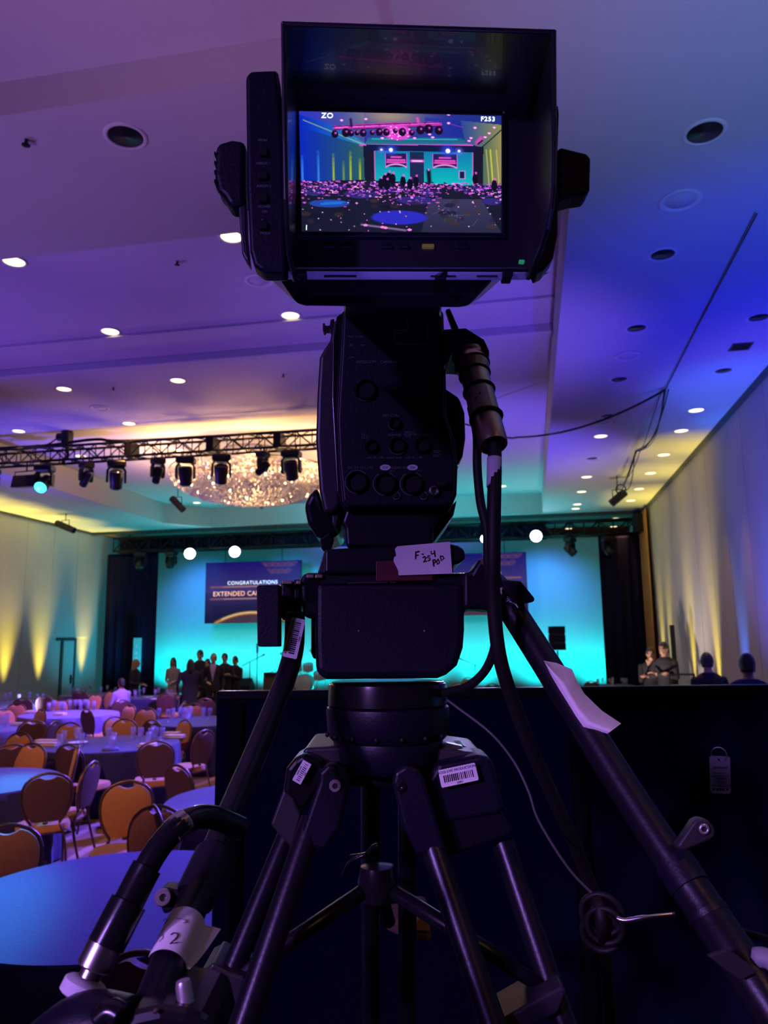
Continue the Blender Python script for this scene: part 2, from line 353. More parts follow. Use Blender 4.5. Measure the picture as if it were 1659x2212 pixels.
# door in the left wall
dr = struct('door_1', bx(MB(), XL - .03, XL + .004, d0 + .06, d1 - .06, .0, 2.12), 'wallpanel')
mb = MB(); bx(mb, XL - .03, XL + .03, d0 - .02, d0 + .06, 0, 2.2); bx(mb, XL - .03, XL + .03, d1 - .06, d1 + .02, 0, 2.2); bx(mb, XL - .03, XL + .03, d0 - .25, d1 + .02, 2.12, 2.2)
struct('door_frame', mb, 'trimd', dr)
mb = MB(); mb.tube([(XL + .0, d1 - .16, 1.0), (XL + .07, d1 - .16, 1.0)], .02); mb.tube([(XL + .06, d1 - .16, 1.0), (XL + .06, d1 - .30, 1.0)], .016)
mb.box((XL + .01, d1 - .16, .98), (.02, .07, .26)); struct('door_handle', mb, 'blackm', dr)

def pleated(x0, y0, x1, y1, z0, z1, amp=.05, wl_=.28, th=.012):
    mb = MB(); L = math.hypot(x1 - x0, y1 - y0); n = max(8, int(L / wl_ * 8)); nx, ny = -(y1 - y0) / L, (x1 - x0) / L
    def row(z, s, k):
        r = []
        for i in range(n + 1):
            t = i / n; a = amp * math.sin(t * L / wl_ * 2 * math.pi + .6 * math.sin(t * 9)) * (.75 + .25 * math.sin(t * 31)) + s
            r.append((x0 + (x1 - x0) * t + nx * a * k, y0 + (y1 - y0) * t + ny * a * k, z))
        return r
    rows = []
    for z, k in ((z0, 1), (z0 + (z1 - z0) * .5, .9), (z1 - .1, .8), (z1, .7)):
        rows.append(row(z, 0, k) + row(z, th, k)[::-1])
    return mb.rings(rows)
tag(build('stage_drape', pleated(-13.3, 22.5, atY(338, 1300, 22.5).x, 22.5, .02, 4.85), 'drape', smooth=True), 'tall black pleated drape closing the stage on the side of the door wall', 'curtain')
xa = atY(1301, 1320, 22.5).x; xb = atY(1392, 1320, 22.5).x
tag(build('stage_drape', pleated(xa, 22.5, xb, 22.5, .02, 4.88), 'drape', smooth=True), 'tall black pleated drape beside the painted wall glow and hanging speaker', 'curtain')
tag(build('wall_glow', pleated(3.12, 20.95, 3.12, 22.35, .02, 5.4, .035, .2), 'wallglow', smooth=True), 'amber painted wall glow hanging in the corner next to the black stage drape', 'curtain')  # amber sheet stands in for warm light on the plain wall
cyc = tag(build('backdrop', pleated(atY(330, 1300, 25).x - .4, 25.0, atY(1310, 1300, 25).x + .4, 25.0, .02, 5.25, .012, 1.6), 'cyc', smooth=True), 'white stage backdrop glowing cyan behind the performers', 'backdrop')
st = thing('stage', 'low black stage platform in front of the cyan backdrop', 'stage', (-4.5, 23.8, 0))
build('deck', bx(MB(), -11.2, 2.2, 22.85, 24.9, .36, .42), 'blackm', st); build('skirt', pleated(-11.2, 22.86, 2.2, 22.86, .0, .36, .02, .2), 'drape', st)

# ------------------------------------------------------------------ downlights
def downlight(x, y, z, lit=True, r=.115, label='', group=None):
    o = thing('downlight', label, 'downlight', (x, y, z), 0, group)
    mb = MB(); mb.rings([[Vector((x + math.cos(a) * q, y + math.sin(a) * q, z + h)) for a in [2 * math.pi * k / 24 for k in range(24)]] for q, h in ((r + .025, 0), (r + .022, -.008), (r, -.010), (r - .006, -.004), (r - .006, 0))], False, False)
    build('trim_ring', mb, 'ring', o, smooth=True)
    if lit:
        mb = MB(); mb.lathe([(.001, -.002), (r * .7, -.005), (r - .007, -.001)], (x, y, z), (0, 0, 1), 24); build('lens', mb, 'lamp', o, smooth=True)
        s = spot('downlight_beam', (x, y, z - .02), (x, y, 0), (1.0, .52, .15), 210, 40, .9, .09); s.parent = None
    else:
        mb = MB(); mb.lathe([(r - .007, -.003), (r * .75, -.001), (r * .4, -.0012), (.001, -.002)], (x, y, z), (0, 0, 1), 24); build('reflector', mb, 'lampoff', o, smooth=True)
    return o
for x, ys in ((-2.82, (6.81, 8.77, 10.74, 12.78)), (-5.29, (6.81, 8.75, 10.74)), (-7.25, (10.72, 12.78, 14.88)), (-9.56, (12.78, 14.88, 20.9))):
    for y in ys: downlight(x, y, ZT, True, label='lit warm recessed downlight in the raised tray ceiling left of the camera', group='lit downlights in the tray ceiling')
for px_, py_ in ((545, 1078), (1085, 1050)):
    q = atZ(px_, py_, ZT); downlight(q.x, q.y, ZT, True, label='lit warm recessed downlight at the far end of the tray ceiling', group='lit downlights at the tray end')
for y in (12.18, 13.4, 15.17, 16.88, 18.68, 20.27): downlight(2.66, y, ZC, True, label='lit downlight in the soffit row along the curtain-washed wall', group='lit downlights by the right wall')
for y in (13.45, 16.95, 18.7, 20.5, 21.2): downlight(1.335, y, ZC, True, label='lit downlight in the inner soffit row beside the tray edge', group='lit downlights of the inner soffit row')
for x, y in ((2.66, 22.4), (2.6, 23.4), (2.73, 25.2), (1.335, 23.94), (1.335, 25.29)): downlight(x, y, ZC + .02, True, label='lit downlight in the shaded ceiling over the stage end', group='lit downlights over the stage')
for (x, y), lb in {(-2.61, 4.39): 'large dark unlit downlight alone on the purple beam left of the viewfinder', (1.33, 5.16): 'largest dark unlit downlight at the top of the blue soffit', (1.33, 6.91): 'unlit downlight just below the pale round ceiling speaker', (1.32, 8.63): 'third unlit downlight of the blue soffit row from the top', (1.32, 10.41): 'small unlit downlight beside the second ceiling speaker', (1.33, 12.18): 'small unlit downlight above the sagging cable', (1.32, 15.15): 'tiny unlit downlight between two lit ones below the sagging cable', (2.64, 10.35): 'dark unlit downlight nearest the wall top, below the square vent', (2.61, 8.61): 'faint unlit downlight at the picture edge above the square vent'}.items():
    downlight(x, y, ZC, False, r=.125 if y < 6 else .11, label=lb)
q = Vector((2.64, 9.49, ZC)); v = thing('air_vent', 'small dark square vent in the blue ceiling near the wall', 'vent', q)
build('frame', MB().box(q + Vector((0, 0, -.006)), (.24, .24, .012)), 'lampoff', v, bevel=.003)
for k in range(4): build('slat', MB().box(q + Vector((0, -.07 + .047 * k, -.015)), (.19, .02, .008)), 'blackm', v)
for (a, b), z, lb in (((1470, 433), ZC, 'pale round ceiling speaker under the top dark downlight'), ((1357, 769), ZC, 'pale round ceiling speaker among the small unlit downlights'), ((1303, 912), ZC, 'faint round ceiling speaker close to the sagging cable'), ((560, 605), ZT, 'faint round ceiling speaker left of the camera mount'), ((215, 881), ZT, 'pale round ceiling plate right of the truss hoist')):
    q = atZ(a, b, z); o = thing('overhead_speaker', lb, 'ceiling speaker', q)
    build('rim', MB().lathe([(.17, 0), (.17, -.008), (.155, -.012), (.12, -.008), (.118, 0)], q, (0, 0, 1), 28), 'ring', o, smooth=True)
    build('grille', MB().lathe([(.001, -.006), (.116, -.004), (.118, 0)], q, (0, 0, 1), 28), 'ceiling', o, smooth=True)
for (a, b), z, lb in (((57, 301), ZC, 'tiny dark sprinkler head far left on the purple beam'), ((383, 564), ZT, 'tiny dark sprinkler head on the purple tray ceiling'), ((245, 836), ZT, 'tiny sprinkler head between the lit downlights left'), ((612, 808), ZT, 'tiny sprinkler head on the warm ceiling by the camera body')):
    q = atZ(a, b, z); o = thing('sprinkler', lb, 'sprinkler', q)
    build('stem', MB().tube([q, q - Vector((0, 0, .04))], .012), 'blackm', o); build('deflector', MB().lathe([(.001, -.04), (.03, -.042), (.03, -.046), (.001, -.05)], q, (0, 0, 1), 10), 'blackm', o)
for (a, b) in ((60, 1086), (75, 1099), (163, 1122), (238, 1140)):
    q = atZ(a, b, ZC); o = thing('cover_plate', 'small flat recessed plate in the yellow-lit soffit over the door wall', 'ceiling plate', q, 0, 'plates in the left soffit')
    build('plate', MB().lathe([(.13, 0), (.13, -.008), (.11, -.012), (.001, -.012)], q, (0, 0, 1), 20), 'ring', o)

# ------------------------------------------------------------------ trusses
def truss(mb, a, b, h, w_, n, r=.022):
    a = Vector(a); b = Vector(b); ax = (b - a); L = ax.length; ax.normalize(); side = Vector((0, 0, 1)).cross(ax)
    cs = [(sy * w_ / 2, sz * h / 2) for sy in (-1, 1) for sz in (-1, 1)]
    for sy, sz in cs: mb.tube([a + side * sy + Vector((0, 0, sz)), b + side * sy + Vector((0, 0, sz))], r * 1.15, 8)
    for i in range(n):
        p = a + ax * (L * i / n); q = a + ax * (L * (i + 1) / n); f = 1 if i % 2 else -1
        for sy in (-1, 1):
            mb.tube([p + side * (sy * w_ / 2) + Vector((0, 0, f * h / 2)), q + side * (sy * w_ / 2) + Vector((0, 0, -f * h / 2))], r * .6, 5)
            mb.tube([p + side * (sy * w_ / 2) + Vector((0, 0, -h / 2)), p + side * (sy * w_ / 2) + Vector((0, 0, h / 2))], r * .5, 5)
        for sz in (-1, 1):
            mb.tube([p + side * (f * w_ / 2) + Vector((0, 0, sz * h / 2)), q + side * (-f * w_ / 2) + Vector((0, 0, sz * h / 2))], r * .5, 5)
    return mb
YT = 13.0
tq = [atY(-40, 992, YT), atY(345, 970, YT), atY(690, 945, YT)]
ztr = tq[1].z; xt0 = tq[0].x; xt1 = atY(905, 930, YT).x
t = thing('lighting_truss', 'long black box truss carrying moving heads in front of the chandelier', 'truss', (xt0, YT, ztr))
edges = [xt0, atY(285, 970, YT).x, atY(460, 960, YT).x, atY(604, 950, YT).x, xt1]
for i in range(4):
    mb = truss(MB(), (edges[i] + .03, YT, ztr), (edges[i + 1] - .03, YT, ztr), .27, .30, max(3, int((edges[i + 1] - edges[i]) / .3)))
    build('truss_section', mb, 'truss', t, smooth=True)
for e in edges[1:4]: build('joining_plate', MB().box((e, YT, ztr), (.14, .34, .31)), 'truss', t, bevel=.01)
build('cable_run', MB().tube(smooth_path([(xt0 + .1, YT - .1, ztr + .19), (xt0 + 1.4, YT, ztr + .21), (xt0 + 2.5, YT - .1, ztr + .24), (edges[1] + .2, YT, ztr + .19), (xt1 - .3, YT, ztr + .18)]), .03, 8), 'rubber', t)
# chain hoist
hz = atY(145, 955, YT); o = thing('chain_hoist', 'black chain hoist holding the truss below a ceiling plate', 'hoist', (hz.x, YT, ztr))
build('body', MB().box((hz.x, YT, ztr + .30), (.16, .2, .34)), 'fixture', o, bevel=.03); build('motor', MB().tube([(hz.x - .2, YT, ztr + .36), (hz.x + .05, YT, ztr + .36)], .08, 14), 'fixture', o)
build('hook', MB().tube(smooth_path([(hz.x, YT, ztr + .12), (hz.x + .03, YT, ztr - .02), (hz.x - .05, YT, ztr - .1), (hz.x - .02, YT, ztr - .2)]), .03), 'blackm', o)
build('chain', MB().tube([(hz.x, YT, ztr + .45), (hz.x, YT, ZT - .02)], .014, 6), 'blackm', o)
build('ceiling_mount', MB().lathe([(.10, 0), (.10, -.03), (.04, -.06), (.02, -.09)], (hz.x, YT, ZT), (0, 0, 1), 14), 'blackm', o)
build('slack_cable', MB().tube(smooth_path([(hz.x - .1, YT - .12, ztr + .33), (hz.x - .35, YT - .1, ztr + .2), (hz.x - .6, YT - .1, ztr + .2)]), .015, 6), 'rubber', o)

# moving head lamps
def moving_head(c, label, pan=0.0, tilt=50, s=1.0, lens='fixlens', slim=False):
    """c: top of the clamp; base box, yoke and head hang below"""
    c = Vector(c); o = thing('moving_head_lamp', label, 'stage light', c)
    cx, sx = math.cos(pan), math.sin(pan); X = Vector((cx, sx, 0)); Y = Vector((-sx, cx, 0)); Z = Vector((0, 0, 1))
    W = .36 * s * (.75 if slim else 1)
    for k in (-1, 1):
        build('clamp', MB().torus(c + X * (k * .09 * s) + Z * -.02, X, .035, .012, 12, 5), 'blackm', o)
        build('clamp_stem', MB().tube([c + X * (k * .09 * s) - Z * .05, c + X * (k * .09 * s) - Z * .11], .012, 6), 'blackm', o)
    build('base', MB().rings([[c - Z * (.10 * s + dz) + X * (a * W / 2 * q) + Y * (b_ * .12 * s * q) for a, b_ in ((-1, -1), (1, -1), (1, 1), (-1, 1))] for dz, q in ((0, .8), (.03 * s, 1), (.12 * s, 1), (.15 * s, .75))]), 'fixture', o, bevel=.012)
    pz = c - Z * (.48 * s)
    for k in (-1, 1):
        a = c - Z * .22 * s + X * (k * .10 * s); b_ = c - Z * .30 * s + X * (k * W * .46); e = pz + X * (k * W * .47)
        mb = MB(); mb.rings([[p + X * u * .022 * s + Y * v * q * s for u, v in ((-1, -1), (1, -1), (1, 1), (-1, 1))] for p, q in ((a, .07), (b_, .075), (e, .065), (e - Z * .06 * s, .04))]); build('yoke_arm', mb, 'fixture', o, bevel=.008)
    th = math.radians(tilt); D = (Y * -math.cos(th) - Z * math.sin(th)); Q = X.cross(D)
    r = W * .36
    prof = [(r * .55, -.20 * s), (r * .9, -.17 * s), (r * .95, -.02 * s), (r, .03 * s), (r * 1.02, .13 * s), (r * .97, .17 * s)]
    mb = MB(); mb.lathe(prof, pz, D, 18); build('head', mb, 'fixture', o, smooth='angle')
    mb = MB(); mb.lathe([(r * .93, .16 * s), (r * .9, .178 * s), (r * .5, .19 * s), (.002, .195 * s)], pz, D, 18); build('lens', mb, lens, o, smooth=True)
    return o
fx = [(108, 1003, 'moving head lamp showing a bright cyan lens next to the wash lamp', 0.15, 38, .95, 'cyanlens', 0),
      (197, 1001, 'slim moving head seen edge on, first right of the cyan-lit one', 1.1, -50, .85, 'fixlens', 1),
      (262, 996, 'moving head turned aside with a wide body left of the chandelier', .5, -60, .95, 'fixlens', 0),
      (350, 987, 'moving head hanging above the black tube light at the chandelier edge', .9, -65, .85, 'fixlens', 1),
      (410, 981, 'moving head against the chandelier edge, glitter showing through its yoke', .25, -70, .95, 'fixlens', 0),
      (486, 977, 'moving head with a violet sheen in front of the chandelier', .35, -55, .95, 'fixlens', 0),
      (574, 971, 'slim tilted moving head seen edge on in front of the chandelier middle', 1.35, -40, .8, 'fixlens', 1),
      (635, 964, 'moving head facing front nearest the camera body', 0.0, -62, .95, 'fixlens', 0)]
for a, b, lb, pn, tl, s, ln, sl in fx:
    q = atY(a, b, YT); moving_head((q.x, YT - .15, ztr - .125), lb, pn, tl, s, ln, bool(sl))
q = atY(-8, 1008, YT); moving_head((q.x, YT - .15, ztr - .125), 'moving head cut by the picture edge beyond the wash lamp', .2, -60, .9)
q = atY(57, 1030, YT - .15); o = thing('wash_lamp', 'black box-shaped wash lamp hung at the truss end beside the cyan-lit head', 'stage light', q)
build('housing', MB().rings([[(q.x - .25, (YT - .15) - .12, q.z - .22), (q.x + .25, (YT - .15) - .12, q.z - .22), (q.x + .25, (YT - .15) + .12, q.z - .19), (q.x - .25, (YT - .15) + .12, q.z - .19)], [(q.x - .22, (YT - .15) - .1, q.z + .02), (q.x + .27, (YT - .15) - .1, q.z + .02), (q.x + .27, (YT - .15) + .1, q.z + .02), (q.x - .22, (YT - .15) + .1, q.z + .02)]]), 'fixture', o, bevel=.012)
build('bracket', MB().tube([(q.x - .25, (YT - .15), q.z - .1), (q.x - .25, (YT - .15), q.z + .1), (q.x + .28, (YT - .15), q.z + .12), (q.x + .28, (YT - .15), q.z - .1)], .014, 6), 'blackm', o)
build('clamp', MB().tube([(q.x, (YT - .15), q.z + .11), (q.x, (YT - .15), ztr - .13)], .014, 6), 'blackm', o)

# small tube lights hung from the ceiling
def tube_light(px0, px1, Y, ztop, label):
    a = atY(*px0, Y); b = atY(*px1, Y); c = (a + b) / 2; d = (b - a).normalized(); o = thing('tube_light', label, 'stage light', c)
    build('can', MB().lathe([(.05, -.02), (.085, 0), (.09, .06), (.085, (b - a).length - .02), (.092, (b - a).length), (.075, (b - a).length), (.07, (b - a).length - .05)], a, d, 16), 'fixture', o, smooth='angle')
    build('yoke', MB().tube([c + Vector((-.11, 0, 0)), c + Vector((-.11, 0, .18)), c + Vector((.11, 0, .18)), c + Vector((.11, 0, 0))], .012, 6), 'blackm', o)
    build('hanger', MB().tube([c + Vector((0, 0, .18)), Vector((c.x, c.y, ztop))], .012, 6), 'blackm', o); return o
tube_light((371, 1076), (396, 1102), 18.0, ZT, 'black tube light hanging left under the chandelier against cyan ceiling')
tube_light((541, 1079), (568, 1093), 18.5, ZT, 'black tube light hanging right below the chandelier bottom')
tube_light((122, 1130), (160, 1146), 18.5, ZC, 'black tube light hung from the yellow-lit soffit above the door wall')
tube_light((1350, 1063), (1320, 1088), 17.0, ZC, 'black tube light hanging at the end of the cable bundle on the soffit')

# stage truss with its lights
YG = 22.15; g0 = atY(250, 1190, YG).x; g1 = atY(1390, 1150, YG).x; gz = 5.08
t = thing('stage_truss', 'black box truss spanning the stage front above the backdrop', 'truss', (g0, YG, gz))
N = 5
for i in range(N):
    x0 = g0 + (g1 - g0) * i / N; x1 = g0 + (g1 - g0) * (i + 1) / N
    build('truss_section', truss(MB(), (x0, YG, gz), (x1, YG, gz), .40, .30, 8, .028), 'truss', t, smooth=True)
build('border_cloth', bx(MB(), g0, atY(1180, 1150, YG + .25).x, YG + .22, YG + .26, gz - .25, gz + .3), 'drape', t)
for i in (0, 2, 5): 
    x = g0 + (g1 - g0) * (i + .15) / 5.2
    build('hanger', MB().tube([(x, YG, gz + .2), (x, YG, ZC + .02)], .02, 6), 'truss', t)
for a, b, lb in ((410, 1196, 'blazing white stage lamp, leftmost on the stage truss'), (507, 1192, 'large blazing white stage lamp above the congratulations screen'), (1046, 1164, 'small bright white stage lamp half hidden by the hanging cable'), (1158, 1158, 'blazing white stage lamp right of the hanging cable')):
    q = atY(a, b, YG - .3); o = thing('stage_lamp', lb, 'stage light', q); aim = (CAM - q).normalized()
    r = .17 if a != 1046 else .11
    build('casing', MB().lathe([(.08, -.30), (r, -.2), (r * 1.1, 0), (r * 1.1, .02), (r * .95, .02), (r * .95, -.02)], q, aim, 18), 'fixture', o, smooth='angle')
    build('lens', MB().lathe([(r * .94, .0), (r * .9, .015), (.01, .02)], q, aim, 20), 'whitelens', o, smooth=True)
    build('bracket', MB().tube([q + Vector((-.2, 0, 0)), q + Vector((-.2, .05, .16)), q + Vector((.2, .05, .16)), q + Vector((.2, 0, 0))], .014, 6), 'blackm', o)
    build('clamp', MB().tube([q + Vector((0, .05, .16)), Vector((q.x, YG, gz))], .02, 6), 'blackm', o)
    spot('stage_lamp_beam', q + aim * .05, CAM + Vector((0, 0, -1)), (.55, .42, 1.0), 160, 30, 1, .12)
for a, b, lb, pn, tl in ((303, 1205, 'dim moving head in front of the black drape on the door side', .3, 55), (370, 1207, 'moving head hanging at the edge of the cyan backdrop', -.2, 60), (1231, 1166, 'moving head silhouetted on the pale corner of the backdrop', 1.0, 45), (1313, 1163, 'dim moving head in front of the black drape by the painted wall glow', .4, 50)):
    q = atY(a, b, YG - .15); moving_head((q.x, YG - .15, gz - .17), lb, pn, tl, .95)
q = atY(1388, 1120, 21.6); o = thing('hanging_speaker', 'small black speaker bracketed in the ceiling corner by the painted wall glow', 'speaker', q)
build('cabinet', MB().box(q + Vector((-.12, 0, -.12)), (.24, .26, .5), .3), 'fixture', o, bevel=.02); build('bracket', MB().tube([q + Vector((-.12, 0, .1)), Vector((q.x - .1, 21.6, ZC - .01))], .02, 6), 'blackm', o); build('grille', MB().box(q + Vector((-.10, -.14, -.12)), (.2, .02, .42), .3), 'fixlens', o)

# cable bundle on the soffit
q0 = atZ(1635, 462, ZC - .03); q1 = atZ(1437, 842, ZC - .04); q2 = atZ(1337, 1062, ZC - .4)
o = thing('overhead_cable', 'dark cable running along the blue ceiling and sagging across to the tray', 'cable', q1)
build('ceiling_run', MB().tube([q0, (q0 + q1) / 2 + Vector((0, 0, .015)), q1], .008, 6), 'rubber', o)
mb = MB(); e = atY(1090, 944, 12.8); mid = [q1 + (e - q1) * t_ - Vector((0, 0, .40 * 4 * t_ * (1 - t_) * .5)) for t_ in [k / 10 for k in range(11)]]
e2 = atY(1000, 915, 13.0); mb.tube(smooth_path(mid + [e2, Vector((xt1 - .1, YT + .15, ztr + .16))], 3), .016, 6); build('sagging_run', mb, 'rubber', o)
o = thing('cable_bundle', 'tangle of thin cables draped from the ceiling corner down to the tube light', 'cable', q1 + Vector((.03, 0, 0)))
for k, (sg, r) in enumerate(((.22, .012), (.34, .009), (.12, .008), (.28, .007))):
    pts = [q1 + (q2 - q1) * t_ + Vector((.05 * math.sin(7 * t_ + k * 2), 0, -sg * abs(math.sin(math.pi * t_ * 2)) * (1 - .4 * t_))) for t_ in [i / 12 for i in range(13)]]
    build('strand', MB().tube(smooth_path(pts, 3), r, 5), 'rubber' if k < 2 else 'blackm', o)
build('coil', MB().torus(q2 + Vector((.04, 0, .05)), (.3, 1, 0), .10, .014, 18, 5), 'rubber', o)

# ------------------------------------------------------------------ chandelier
YC = 15.3; cc = atY(545, 1010, YC); ct = ZT; rad = 1.72
o = thing('chandelier', 'broad dish-shaped crystal chandelier glowing warm behind the truss lamps', 'chandelier', (cc.x, YC, cc.z))
qd = atZ(528, 931, ZT); build('ceiling_rose', MB().lathe([(.62, 0), (.60, -.05), (.4, -.09), (.12, -.12), (.05, -.2)], (cc.x, YC, ZT), (0, 0, 1), 36), 'ring', o, smooth=True)
build('stem', MB().tube([(cc.x, YC, ZT - .1), (cc.x, YC, 5.5)], .035, 10), 'silver', o)
mb = MB()
for R_, z_ in ((rad, 5.62), (rad * .78, 5.52), (rad * .5, 5.42)): mb.torus((cc.x, YC, z_), (0, 0, 1), R_, .02, 48, 6)
for k in range(8):
    a = k * math.pi / 4; mb.tube([(cc.x, YC, 5.7), (cc.x + math.cos(a) * rad, YC + math.sin(a) * rad, 5.62)], .012, 5)
build('frame', mb, 'silver', o, smooth=True)
mb = MB(); rr = random.Random(3)
for k in range(4200):
    R_ = rad * math.sqrt(rr.random()); a = rr.random() * 2 * math.pi; top = 5.62; dep = .62 * math.sqrt(max(0, 1 - (R_ / rad) ** 2)) + .06
    z_ = top - dep * (1 - rr.random() ** 2.2) if R_ < rad * .9 else top - dep * rr.random()
    s_ = rr.uniform(.012, .03); mb.octa((cc.x + math.cos(a) * R_, YC + math.sin(a) * R_, z_), s_, s_ * 1.5)
ob = build('crystals', mb, 'crystal', o); ob['kind'] = 'stuff'
bm_ = MB(); bm_.ball((0, 0, 0), (.022, .022, .03), 8, 5); bulb0 = None
for k in range(54):
    R_ = rad * .95 * math.sqrt((k + .5) / 54); a = k * 2.39996; z_ = 5.58 - .62 * math.sqrt(max(0, 1 - (R_ / rad) ** 2)) * rr.uniform(.25, 1)
    if bulb0 is None: bulb0 = build('bulb', bm_, 'bulb', o, smooth=True, off=Vector()); ob = bulb0
    else: ob = bulb0.copy(); scene.collection.objects.link(ob); ob.parent = o
    ob.location = Vector((cc.x + math.cos(a) * R_, YC + math.sin(a) * R_, z_)) - Vector(o.location)
for k in range(8):
    a = k * math.pi / 4 + .3; spot('chandelier_glow', (cc.x + math.cos(a) * 1.86, YC + math.sin(a) * 1.86, 5.05), (cc.x + math.cos(a) * 2.1, YC + math.sin(a) * 2.1, 6.1), (1.0, .53, .23), 180, 172, 1, .2)
l = bpy.data.lights.new('chandelier_heart', 'POINT'); l.energy = 60; l.color = (1.0, .62, .28); l.shadow_soft_size = .35
lo = bpy.data.objects.new('chandelier_heart', l); scene.collection.objects.link(lo); lo.location = (cc.x, YC, 5.3)

# ================================================================== LED SCREENS
def lin(c): c = np.asarray(c, float) / 255.0; return np.where(c <= .04045, c / 12.92, ((c + .055) / 1.055) ** 2.4)
class Canvas:
    """painted picture shown on a screen; x to the right, y downwards, both 0..1"""
    def __init__(s, nx, ny):
        s.nx, s.ny = nx, ny; s.X, s.Y = np.meshgrid((np.arange(nx) + .5) / nx, (np.arange(ny) + .5) / ny); s.c = np.zeros((ny, nx, 3)); s.asp = nx / ny
    def put(s, msk, col):
        col = np.asarray(col, float)
        s.c = s.c * (1 - msk[..., None]) + col * msk[..., None]
    def inside(s, pts):
        r = np.zeros_like(s.X, bool); n = len(pts)
        for i in range(n):
            x0, y0 = pts[i]; x1, y1 = pts[(i + 1) % n]
            c = ((y0 > s.Y) != (y1 > s.Y)); xx = x0 + (s.Y - y0) * (x1 - x0) / ((y1 - y0) or 1e-9)
            r ^= c & (s.X < xx)
        return r.astype(float)
    def poly(s, pts, col, a=1.0): s.put(s.inside(pts) * a, col)
    def polyg(s, pts, c0, c1, ax=0):
        msk = s.inside(pts); k = [p[ax] for p in pts]; t = np.clip(((s.X if ax == 0 else s.Y) - min(k)) / (max(k) - min(k)), 0, 1)[..., None]
        s.c = s.c * (1 - msk[..., None]) + (np.asarray(c0) * (1 - t) + np.asarray(c1) * t) * msk[..., None]
    def ell(s, x, y, rx, ry, col, a=1.0, soft=0.0):
        d = ((s.X - x) / rx) ** 2 + ((s.Y - y) / ry) ** 2
        s.put((np.clip((1.15 - d) / .3, 0, 1) if not soft else np.exp(-d * soft)) * a, col)
    def line(s, x0, y0, x1, y1, wd, col, a=1.0):
        dx, dy = (x1 - x0) * s.asp, y1 - y0; L2 = dx * dx + dy * dy or 1e-9
        t = np.clip(((s.X - x0) * s.asp * dx + (s.Y - y0) * dy) / L2, 0, 1)
        d = np.hypot((s.X - x0) * s.asp - t * dx, (s.Y - y0) - t * dy); s.put(np.clip(1.3 - d / wd, 0, 1) * a, col)
def picture(name, cv, tl, tr, br, bl, M, parent):
    nx, ny = cv.nx, cv.ny; tl, tr, br, bl = map(lambda p: np.array(p), (tl, tr, br, bl))
    u, v = np.meshgrid(np.linspace(0, 1, nx + 1), np.linspace(0, 1, ny + 1)); u = u[..., None]; v = v[..., None]
    pts = (tl * (1 - u) + tr * u) * (1 - v) + (bl * (1 - u) + br * u) * v; pts = pts.reshape(-1, 3) - np.array(origin(parent))
    i, j = np.meshgrid(np.arange(nx), np.arange(ny)); a = (j * (nx + 1) + i).ravel(); f = np.stack([a, a + nx + 1, a + nx + 2, a + 1], 1)
    me = bpy.data.meshes.new(name); me.vertices.add(len(pts)); me.vertices.foreach_set('co', pts.ravel())
    me.loops.add(f.size); me.loops.foreach_set('vertex_index', f.ravel().astype(np.int32)); me.polygons.add(len(f)); me.polygons.foreach_set('loop_start', np.arange(0, f.size, 4, dtype=np.int32))
    me.update(calc_edges=True)
    at = me.color_attributes.new('picture', 'FLOAT_COLOR', 'CORNER'); c = lin(np.clip(cv.c, 0, 255)).reshape(-1, 3)
    c4 = np.concatenate([np.repeat(c, 4, 0), np.ones((len(c) * 4, 1))], 1); at.data.foreach_set('color', c4.ravel()); me.materials.append(M)
    o = bpy.data.objects.new(name, me); scene.collection.objects.link(o); o.parent = parent; return o
MT['led'] = attr_emit('led wall picture', .72); MT['lcd'] = attr_emit('viewfinder picture', 1.05)
cv = Canvas(128, 80)
cv.c[:] = (42, 38, 110)
cv.polyg([(0, 0), (1, 0), (1, .5), (0, .5)], (30, 22, 120), (70, 60, 130), 1); cv.polyg([(0, .5), (1, .5), (1, 1), (0, 1)], (60, 48, 110), (24, 22, 66), 1)
for j in range(16):
    for i in range(40):
        x = .5 + i * .014 + (j % 2) * .007; y = .0 + j * .014
        if abs(x - .78) < .2 - y * .5: cv.ell(x, y, .0045, .006, (120, 80, 110), .8)
        x = .1 + i * .02 + (j % 2) * .01; y = .72 + j * .02
        if y < .94: cv.ell(x, y, .006, .008, (22, 18, 50), .9)
for y in (.41, .605): cv.line(.06, y, .94, y, .018, (150, 96, 110)); cv.line(.2, y, .8, y, .008, (230, 190, 180), .6)
t_ = (cv.X - .5) / .40; arc = .84 + .17 * t_ ** 2
cv.put(np.clip(1 - np.abs(cv.Y - arc) / .045, 0, 1) * (np.abs(t_) < 1) , (255, 170, 60)); cv.put(np.clip(1 - np.abs(cv.Y - arc + .01) / .02, 0, 1) * (np.abs(t_) < .8), (255, 236, 190))
cv.put(((cv.Y > arc + .03) & (np.abs(t_) < 1)).astype(float) * .85, (90, 62, 80))
YL = 24.4
tl = atY(445, 1216, YL); bl = atY(446, 1347, YL); right = atY(1136, 1192, YL); rbl = atY(1140, 1327, YL)
LW = 3.35
